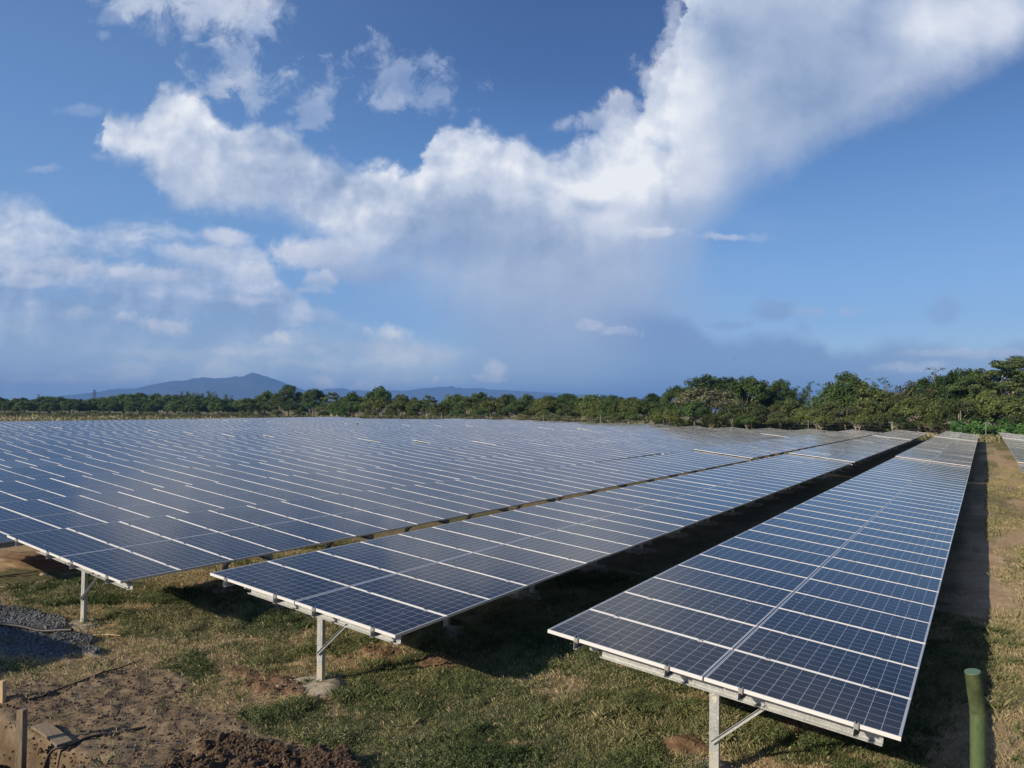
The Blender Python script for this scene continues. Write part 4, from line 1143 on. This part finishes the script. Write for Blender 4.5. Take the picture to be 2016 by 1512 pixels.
def cable(name, pts, r, label, cat, drop=None, lift=.01):
    Q = []
    for px, py in pts:
        p = on_ground(px, py); p = Vector((p.x, p.y, gz(p.x, p.y) + r + lift)); Q.append(p)
    if drop: Q += [Q[-1] + Vector(v_) for v_ in drop]
    R2 = []
    for i in range(len(Q) - 1):                          # resample smoothly, hugging the ground
        p0, p1, p2, p3 = Q[max(i - 1, 0)], Q[i], Q[i + 1], Q[min(i + 2, len(Q) - 1)]
        for k in range(6):
            t_ = k / 6
            R2.append(.5 * ((2 * p1) + (p2 - p0) * t_ + (2 * p0 - 5 * p1 + 4 * p2 - p3) * t_ ** 2 + (3 * p1 - p0 - 3 * p2 + p3) * t_ ** 3))
    R2.append(Q[-1]); o = R2[0].copy()
    mb = MB(); mb.tube([q - o for q in R2], [r] * len(R2), 8)
    ob = mb.build(name, M['cable']); ob.location = o
    return tag(ob, label, cat)
cable('cable', [(288, 1431), (262, 1436), (230, 1443), (200, 1448), (172, 1455), (148, 1464), (130, 1473)], .016, 'black cable crossing the mud and hanging into the trench', 'cable', [(-.10, -.10, -.03), (-.14, -.17, -.30), (-.15, -.22, -.65)])
cable('cable', [(42, 1383), (72, 1377), (108, 1363), (140, 1350), (172, 1339), (205, 1328), (238, 1315), (276, 1297)], .011, 'thin black cable snaking over the churned mud below the gravel', 'cable')
cable('hose', [(-60, 1230), (-5, 1239), (40, 1245), (80, 1250), (115, 1252), (142, 1253)], .034, 'black pipe lying across the grey gravel', 'pipe')
a, b = on_ground(184, 1252), on_ground(238, 1253)
mb = MB(); mb.tube([(0, 0, 0), ((b - a) * .5 + Vector((0, .02, .01))), (b - a)], [.011, .012, .009], 6); ob = mb.build('stick', M['wood_pale']); ob.location = (a.x, a.y, gz(a.x, a.y) + .02)
tag(ob, 'thin orange brown stick on the ground right of the gravel', 'stick')

# ------------------------------------------------------------------ equipment cabin just left of the view, its shadow on the gravel
e = empty('equipment_cabin', (-17.6, .1, 0)); tag(e, 'small flat roofed concrete cabin left of the gravel, casting a square shadow', 'cabin')
M['cabin'] = mat_simple('painted_concrete', (.42, .41, .38), (.55, .54, .50), 2.5, .9)
mb = MB(); mb.box((0, 0, 1.2), (4.8, 3.2, 2.5)); mb.build('wall', M['cabin'], e)
mb = MB(); mb.box((0, 0, 2.54), (5.1, 3.5, .16)); mb.build('roof', M['concrete'], e)
mb = MB(); mb.box((1.0, 1.612, 1.05), (1.1, .024, 2.0)); dr = mb.build('door', M['galv'], e)
mb = MB(); mb.tube([(.58, 1.63, 1.0), (.58, 1.68, 1.0), (.70, 1.68, 1.0)], [.012] * 3, 8); mb.build('handle', M['bolt'], dr)
mb = MB()
for k in range(7): mb.box((-1.1, 1.606, 1.5 + k * .07), (.9, .03, .035), Matrix.Rotation(.5, 3, 'X'))
mb.build('vent', M['galv'], e)

# ------------------------------------------------------------------ stones
ICO = bmesh.new(); bmesh.ops.create_icosphere(ICO, subdivisions=2, radius=1); ICO.verts.ensure_lookup_table()
ICO_V = np.array([v_.co[:] for v_ in ICO.verts]); ICO_F = np.array([[v_.index for v_ in f.verts] for f in ICO.faces]); ICO.free()
IC1 = bmesh.new(); bmesh.ops.create_icosphere(IC1, subdivisions=1, radius=1); IC1.verts.ensure_lookup_table()
IC1_V = np.array([v_.co[:] for v_ in IC1.verts]); IC1_F = np.array([[v_.index for v_ in f.verts] for f in IC1.faces]); IC1.free()
def rough_ball(bv, seed, amt=.35):
    rng = np.random.default_rng(seed); ctr = rng.normal(size=(5, 3)); ctr /= np.linalg.norm(ctr, axis=1)[:, None]
    r = 1 + amt * (rng.random(len(bv)) - .5) * .6
    for c in ctr: r -= amt * .5 * np.clip((bv @ c) - .55, 0, 1) * 1.6
    return bv * r[:, None]
for px, py, sz, lab in ((1985, 1386, .055, 'pale stone on the dirt lane beside the green pole'), (548, 1353, .035, 'small pale stone on the reddish soil left of the footing'), (604, 1371, .030, 'small white chunk on the round concrete footing'),
                        (817, 1281, .03, 'whitish pebble in the grass right of the mid picture post'), (1965, 1006, .10, 'pale rock beside the table shadow far along the dirt lane'), (86, 1133, .10, 'round stone on the grass under the row by the gravel'), (1158, 1412, .03, 'tan leaf sized stone in the grass before the largest table')):
    p = on_ground(px, py); V = rough_ball(ICO_V, int(px), .5) * np.array([sz, sz * .75, sz * .55])
    ob = link('stone', np_mesh('stone', V, ICO_F, M['rock'], False)); ob.location = (p.x, p.y, gz(p.x, p.y) + (.05 if px == 604 else .012)); tag(ob, lab, 'stone', 'single stones on the ground')
def scatter(n, box, keep, rng):
    x = rng.uniform(box[0], box[1], n); y = rng.uniform(box[2], box[3], n)
    k = rng.random(n) < keep(x, y); return x[k], y[k]
def in_view(x, y, z=0.0, m_=60):
    d = np.stack([x, y, np.full_like(x, z - EYE)], -1); w_ = d @ np.array(AX_F)
    px = PPX + FPX * (d @ np.array(AX_R)) / w_; py = PPY - FPX * (d @ np.array(AX_U)) / w_
    return (w_ > .5) & (px > -m_) & (px < 2016 + m_) & (py < 1512 + 2 * m_)
def pebbles(name, n, box, keep, smin, smax, m_, seed, sink=.2):
    rng = np.random.default_rng(seed); x, y = scatter(n, box, keep, rng); v_ = in_view(x, y); x, y = x[v_], y[v_]
    s_ = smin * (smax / smin) ** (rng.random(len(x)) ** 2.2)
    z = ground_z(x, y) + s_ * (.5 - sink)
    V, F_ = instances(rough_ball(IC1_V, seed, .55), IC1_F, np.stack([x, y, z], -1), s_[:, None] * rng.uniform(.6, 1.15, (len(x), 3)), rand_rot(len(x), rng))
    tag(link(name, np_mesh(name, V, F_, m_, False)), kind='stuff')
M['gravel'] = mat_leaf('grey_gravel_stones', (.045, .05, .055), (.23, .245, .26), .0, 0.0, .9)
M['clod'] = mat_leaf('dark_soil_clods', (.030, .021, .014), (.115, .084, .057), .0, 0.0, .95)
M['clod_light'] = mat_leaf('brown_soil_crumbs', (.065, .042, .026), (.20, .145, .092), .0, 0.0, .95)
M['crumb'] = mat_leaf('concrete_crumbs', (.14, .115, .085), (.42, .37, .30), .0, 0.0, .95)
M['pebble'] = mat_leaf('tan_pebbles', (.16, .12, .08), (.46, .39, .30), .0, 0.0, .9)
pebbles('gravel', 90000, (-20, -9, 4.4, 9.0), lambda x, y: masks(x, y)[4] ** 2, .010, .030, M['gravel'], 3)
pebbles('soil_clods', 90000, (-10.5, -4.5, 3.6, 6.5), lambda x, y: masks(x, y)[3] * .8, .005, .032, M['clod'], 4)
pebbles('soil_clods', 90000, (-16, -4, 3.4, 12), lambda x, y: np.clip(masks(x, y)[2] * .45 + masks(x, y)[1] * .5, 0, 1), .005, .030, M['clod_light'], 5)
pebbles('soil_clods', 1600, (-10.5, -4.5, 3.6, 6.5), lambda x, y: masks(x, y)[3] * .6, .03, .085, M['clod'], 8, .45)
pebbles('pebbles', 9000, (-18, 3, 3.4, 15), lambda x, y: .10 + .10 * masks(x, y)[2] + .25 * masks(x, y)[3], .005, .020, M['pebble'], 6)

pebbles('concrete_crumbs', 14000, (-16, -6, 5.5, 9.5), lambda x, y: .9 * np.maximum(np.exp(-(((x + 8.7) / .42) ** 2 + ((y - 7.2) / .34) ** 2) ** 2), np.exp(-(((x + 14.75) / .45) ** 2 + ((y - 7.1) / .36) ** 2) ** 2)), .006, .03, M['crumb'], 7)

# ------------------------------------------------------------------ weeds and grass
M['weeds'] = mat_tint('weeds_and_dry_grass', [(.0, (.030, .056, .018)), (.28, (.084, .122, .042)), (.48, (.175, .200, .084)), (.64, (.25, .235, .115)), (.80, (.40, .33, .19)), (1.0, (.55, .46, .29))])
def weeds(name, n, box, keep, tint_fn, leaf, nl, spread, height, seed, blade=False, m_=None, hf=None):
    rng = np.random.default_rng(seed); x, y = scatter(n, box, keep, rng); v_ = in_view(x, y); x, y = x[v_], y[v_]
    N = len(x); z = ground_z(x, y)
    tn = np.clip(tint_fn(x, y, rng), 0, 1)
    szt = rng.uniform(.55, 1.35, N)
    hk = np.repeat(hf(x, y) if hf else np.ones(N), nl)
    X_ = np.repeat(x, nl); Y_ = np.repeat(y, nl); Z_ = np.repeat(z, nl); T_ = np.repeat(tn, nl); S_ = np.repeat(szt, nl); n_ = N * nl
    a = rng.uniform(0, 6.283, n_); q = rng.random(n_) ** .6 * spread * S_
    if blade:
        hgt = height * hk * S_ * rng.uniform(.4, 1.2, n_); lean = rng.uniform(.15, 1.1, n_) * hgt; wd = leaf * rng.uniform(.6, 1.3, n_)
        bx, by = X_ + np.cos(a) * q, Y_ + np.sin(a) * q; b2 = a + rng.normal(size=n_) * .8
        ca, sa = np.cos(b2), np.sin(b2)
        P0 = np.stack([bx - sa * wd, by + ca * wd, Z_ - .01], -1); P1 = np.stack([bx + sa * wd, by - ca * wd, Z_ - .01], -1)
        mid = np.stack([bx + ca * lean * .35, by + sa * lean * .35, Z_ + hgt * .62], -1)
        P2 = mid + np.stack([sa * wd * .7, -ca * wd * .7, 0 * a], -1)
        P3 = np.stack([bx + ca * lean, by + sa * lean, Z_ + hgt], -1)
        V = np.stack([P0, P1, P2, P3], 1).reshape(-1, 3)
    else:
        hz = rng.random(n_) * height * hk * S_
        P = np.stack([X_ + np.cos(a) * q, Y_ + np.sin(a) * q, Z_ + hz], -1)
        nzv = np.stack([np.cos(a) * .7, np.sin(a) * .7, np.ones(n_)], -1) + rng.normal(size=(n_, 3)) * .5; nzv /= np.linalg.norm(nzv, axis=1)[:, None]
        tx = np.cross(nzv, rng.normal(size=(n_, 3))); tx /= np.linalg.norm(tx, axis=1)[:, None]
        R_ = np.stack([tx, np.cross(nzv, tx), nzv], -1)
        sc = (leaf * rng.uniform(.5, 1.4, n_))[:, None] * np.ones(3)
        V, _f = instances(LEAF_V, LEAF_F, P, sc, R_)
    F_ = np.arange(n_ * 4).reshape(-1, 4)
    tag(link(name, np_mesh(name, V, F_, m_ or M['weeds'], False, dict(tint=np.repeat(T_, 4)))), kind='stuff')
NEAR = (-19, 3.0, 3.3, 15.5)
def open_ground(x, y):
    gr, red, mud, sp, gv = masks(x, y); return (1 - red * .9) * (1 - mud * .93) * (1 - sp) * (1 - gv * .97) * (1 - pit_in(x, y))
dryness = lambda x, y: fbm(x * .75, y * .75, 81, 4)
clump = lambda x, y: sstep(fbm(x * 2.3, y * 2.3, 101, 3), .44, .68)
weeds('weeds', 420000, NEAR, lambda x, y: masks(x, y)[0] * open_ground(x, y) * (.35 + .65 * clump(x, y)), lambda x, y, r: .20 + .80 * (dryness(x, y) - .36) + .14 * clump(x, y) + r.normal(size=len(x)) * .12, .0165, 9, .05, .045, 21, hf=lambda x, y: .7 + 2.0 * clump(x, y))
weeds('weeds', 2600, NEAR, lambda x, y: .35 * (masks(x, y)[0] * .6 + .2) * open_ground(x, y), lambda x, y, r: .30 + r.normal(size=len(x)) * .16, .019, 26, .07, .20, 31)
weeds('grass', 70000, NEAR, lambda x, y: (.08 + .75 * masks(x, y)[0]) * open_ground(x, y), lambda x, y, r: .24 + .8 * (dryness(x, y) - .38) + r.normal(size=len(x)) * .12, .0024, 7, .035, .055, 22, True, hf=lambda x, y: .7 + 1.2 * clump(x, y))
weeds('dry_grass', 110000, NEAR, lambda x, y: np.clip(.62 - masks(x, y)[0] * .5, 0, 1) * sstep(fbm(x * 1.4, y * 1.4, 111, 3), .40, .58) * open_ground(x, y), lambda x, y, r: .74 + .25 * (dryness(x, y) - .45) + r.normal(size=len(x)) * .10, .0022, 6, .06, .032, 23, True)
weeds('dry_grass', 90000, NEAR, lambda x, y: np.clip(.62 - masks(x, y)[0] * .45, 0, 1) * open_ground(x, y), lambda x, y, r: .72 + .25 * (dryness(x, y) - .45) + r.normal(size=len(x)) * .10, .0034, 6, .07, .05, 23, True)
weeds('dry_grass', 45000, (0, 5.0, 8, 60), lambda x, y: .75 * sstep(fbm(x * .8, y * .35, 91, 3), .36, .6), lambda x, y, r: .72 + r.normal(size=len(x)) * .12, .006, 7, .10, .07, 24, True)
weeds('weeds', 9000, (0, 6.0, 10, 104), lambda x, y: sstep(fbm(x * .5, y * .22, 21, 4), .50, .62), lambda x, y, r: .38 + r.normal(size=len(x)) * .14, .05, 9, .16, .12, 25)
weeds('tall_grass', 30000, (-150, 16, 107, 170), lambda x, y: .55 * (y > 107 + sstep(-x, 40, 55) * 12) * (1 - sstep(y - (125 + .35 * np.abs(x)), 0, 20)), lambda x, y, r: .62 + .4 * (dryness(x * .2, y * .2) - .5) + r.normal(size=len(x)) * .12, .10, 6, .4, .75, 26, True)
weeds('tall_grass', 14000, (-290, -100, 60, 260), lambda x, y: .6 * (np.hypot(x, y) > 150), lambda x, y, r: .66 + .5 * (dryness(x * .1, y * .1) - .5) + r.normal(size=len(x)) * .12, .16, 6, .8, .8, 27, True)

# ------------------------------------------------------------------ birds and the far figure
def bird(px, py, D, span, label, dihedral):
    P = at_depth(px, py, D); mb = MB()
    mb.tube([(0, -.22 * span, 0), (0, -.08 * span, .01), (0, .08 * span, .01), (0, .2 * span, .01), (0, .26 * span, 0)], [.012 * span, .06 * span, .065 * span, .045 * span, .01 * span], 8)
    for s_ in (-1, 1):
        a, b = Vector((0, .10 * span, .02)), Vector((0, -.08 * span, .02)); tip = Vector((s_ * span * .5, -.02 * span, span * dihedral)); mid = Vector((s_ * span * .25, .09 * span, span * dihedral * .7))
        mb.add([a, mid, tip, b, a + Vector((0, 0, -.02)), mid + Vector((0, 0, -.015)), tip + Vector((0, 0, -.005)), b + Vector((0, 0, -.02))], [(0, 1, 2, 3), (7, 6, 5, 4), (0, 4, 5, 1), (1, 5, 6, 2), (2, 6, 7, 3), (3, 7, 4, 0)])
    ob = mb.build('bird', M['bird']); ob.location = P; ob.rotation_euler = (0, 0, .8)
    tag(ob, label, 'bird', 'birds in the sky')
bird(626, 733, 160, .75, 'small black bird low in the sky right of the mountain', .35)
bird(1448, 706, 170, .9, 'tiny dark bird gliding above the tall dark trees', .06)

M['shirt'] = mat_simple('light_shirt', (.42, .42, .36), (.52, .52, .46), 9, .85)
M['hair'] = mat_simple('black_hair', (.008, .007, .006), (.016, .014, .012), 40, .6)
M['skin'] = mat_simple('brown_skin', (.20, .11, .07), (.26, .15, .10), 12, .6)
M['trousers'] = mat_simple('dark_trousers', (.02, .022, .03), (.03, .033, .045), 12, .85)
def person(px, py, D, label):
    P = at_depth(px, py, D); g0 = gz(P.x, P.y)
    J = dict(pelvis=(0, 0, .95), waist=(0, 0, 1.10), chest=(0, 0, 1.32), neck=(0, 0, 1.48), jaw=(0, .02, 1.56), crown=(0, 0, 1.70), lsh=(-.18, 0, 1.42), lel=(-.25, .02, 1.14), lwr=(-.24, .10, .90), lhd=(-.23, .13, .81),
             rsh=(.18, 0, 1.42), rel=(.27, .02, 1.15), rwr=(.22, .16, .98), rhd=(.19, .22, .92), lhp=(-.10, 0, .90), lkn=(-.11, .03, .50), lan=(-.11, -.02, .08), lto=(-.12, .14, .03), rhp=(.10, 0, .90), rkn=(.12, .04, .50), ran=(.12, .02, .08), rto=(.13, .18, .03))
    rad = dict(pelvis=.14, waist=.13, chest=.15, neck=.055, jaw=.075, crown=.085, lsh=.065, lel=.045, lwr=.03, lhd=.035, rsh=.065, rel=.045, rwr=.03, rhd=.035, lhp=.09, lkn=.06, lan=.042, lto=.035, rhp=.09, rkn=.06, ran=.042, rto=.035)
    E_ = [('pelvis', 'waist'), ('waist', 'chest'), ('chest', 'neck'), ('neck', 'jaw'), ('jaw', 'crown'), ('chest', 'lsh'), ('lsh', 'lel'), ('lel', 'lwr'), ('lwr', 'lhd'), ('chest', 'rsh'), ('rsh', 'rel'), ('rel', 'rwr'), ('rwr', 'rhd'),
          ('pelvis', 'lhp'), ('lhp', 'lkn'), ('lkn', 'lan'), ('lan', 'lto'), ('pelvis', 'rhp'), ('rhp', 'rkn'), ('rkn', 'ran'), ('ran', 'rto')]
    nm = list(J); me = bpy.data.meshes.new('person'); me.from_pydata([J[k] for k in nm], [(nm.index(a), nm.index(b)) for a, b in E_], [])
    ob = link('person', me); me.materials.append(M['skin'])
    sk = ob.modifiers.new('skin', 'SKIN'); sv = me.skin_vertices[0].data if me.skin_vertices else None
    if sv is None:
        bm = bmesh.new(); bm.from_mesh(me); bm.verts.layers.skin.verify(); bm.to_mesh(me); bm.free(); sv = me.skin_vertices[0].data
    for i, k in enumerate(nm): sv[i].radius = (rad[k], rad[k]); sv[i].use_root = (k == 'pelvis')
    ob.modifiers.new('smooth', 'SUBSURF').render_levels = 2
    ob.location = (P.x, P.y, g0); ob.rotation_euler = (0, 0, .9)
    tag(ob, label, 'person')
    mb = MB(); mb.tube([(0, 0, .98), (0, 0, 1.12), (0, 0, 1.34), (0, 0, 1.45), (0, 0, 1.50)], [.165, .155, .18, .15, .075], 12, caps=False)
    for s_, el in ((-1, J['lel']), (1, J['rel'])): mb.tube([(s_ * .12, 0, 1.42), (s_ * .2, 0, 1.38), el], [.085, .085, .062], 10)
    mb.build('shirt', M['shirt'], ob)
    mb = MB()
    for s_, hp, kn, an in ((-1, J['lhp'], J['lkn'], J['lan']), (1, J['rhp'], J['rkn'], J['ran'])): mb.tube([(s_ * .07, 0, 1.02), hp, kn, an], [.12, .115, .08, .065], 10)
    mb.build('trousers', M['trousers'], ob)
    V = ICO_V * np.array([.105, .12, .115]); V[:, 2] = np.maximum(V[:, 2], -.03)
    link('hair', np_mesh('hair', V, ICO_F, M['hair'], True), ob, Matrix.Translation((0, -.015, 1.68)))
    return ob
person(703.5, 828, 101, 'dark haired person in a light shirt standing between the far rows')

# ------------------------------------------------------------------ the air
hz_, g_, out_ = mat('hazy_air')
vol = g_.node('ShaderNodeVolumePrincipled'); vol.inputs['Color'].default_value = (.22, .44, .93, 1); vol.inputs['Density'].default_value = 1.15e-4; vol.inputs['Anisotropy'].default_value = 0.0
g_.l.new(vol.outputs[0], out_.inputs['Volume'])
x0, x1, y0, y1 = xs[0] - 50, xs[-1] + 50, ys[0] - 50, ys[-1] + 50
mb = MB(); mb.box(((x0 + x1) / 2, (y0 + y1) / 2, 245), (x1 - x0, y1 - y0, 510)); 
tag(mb.build('haze', hz_), kind='stuff')
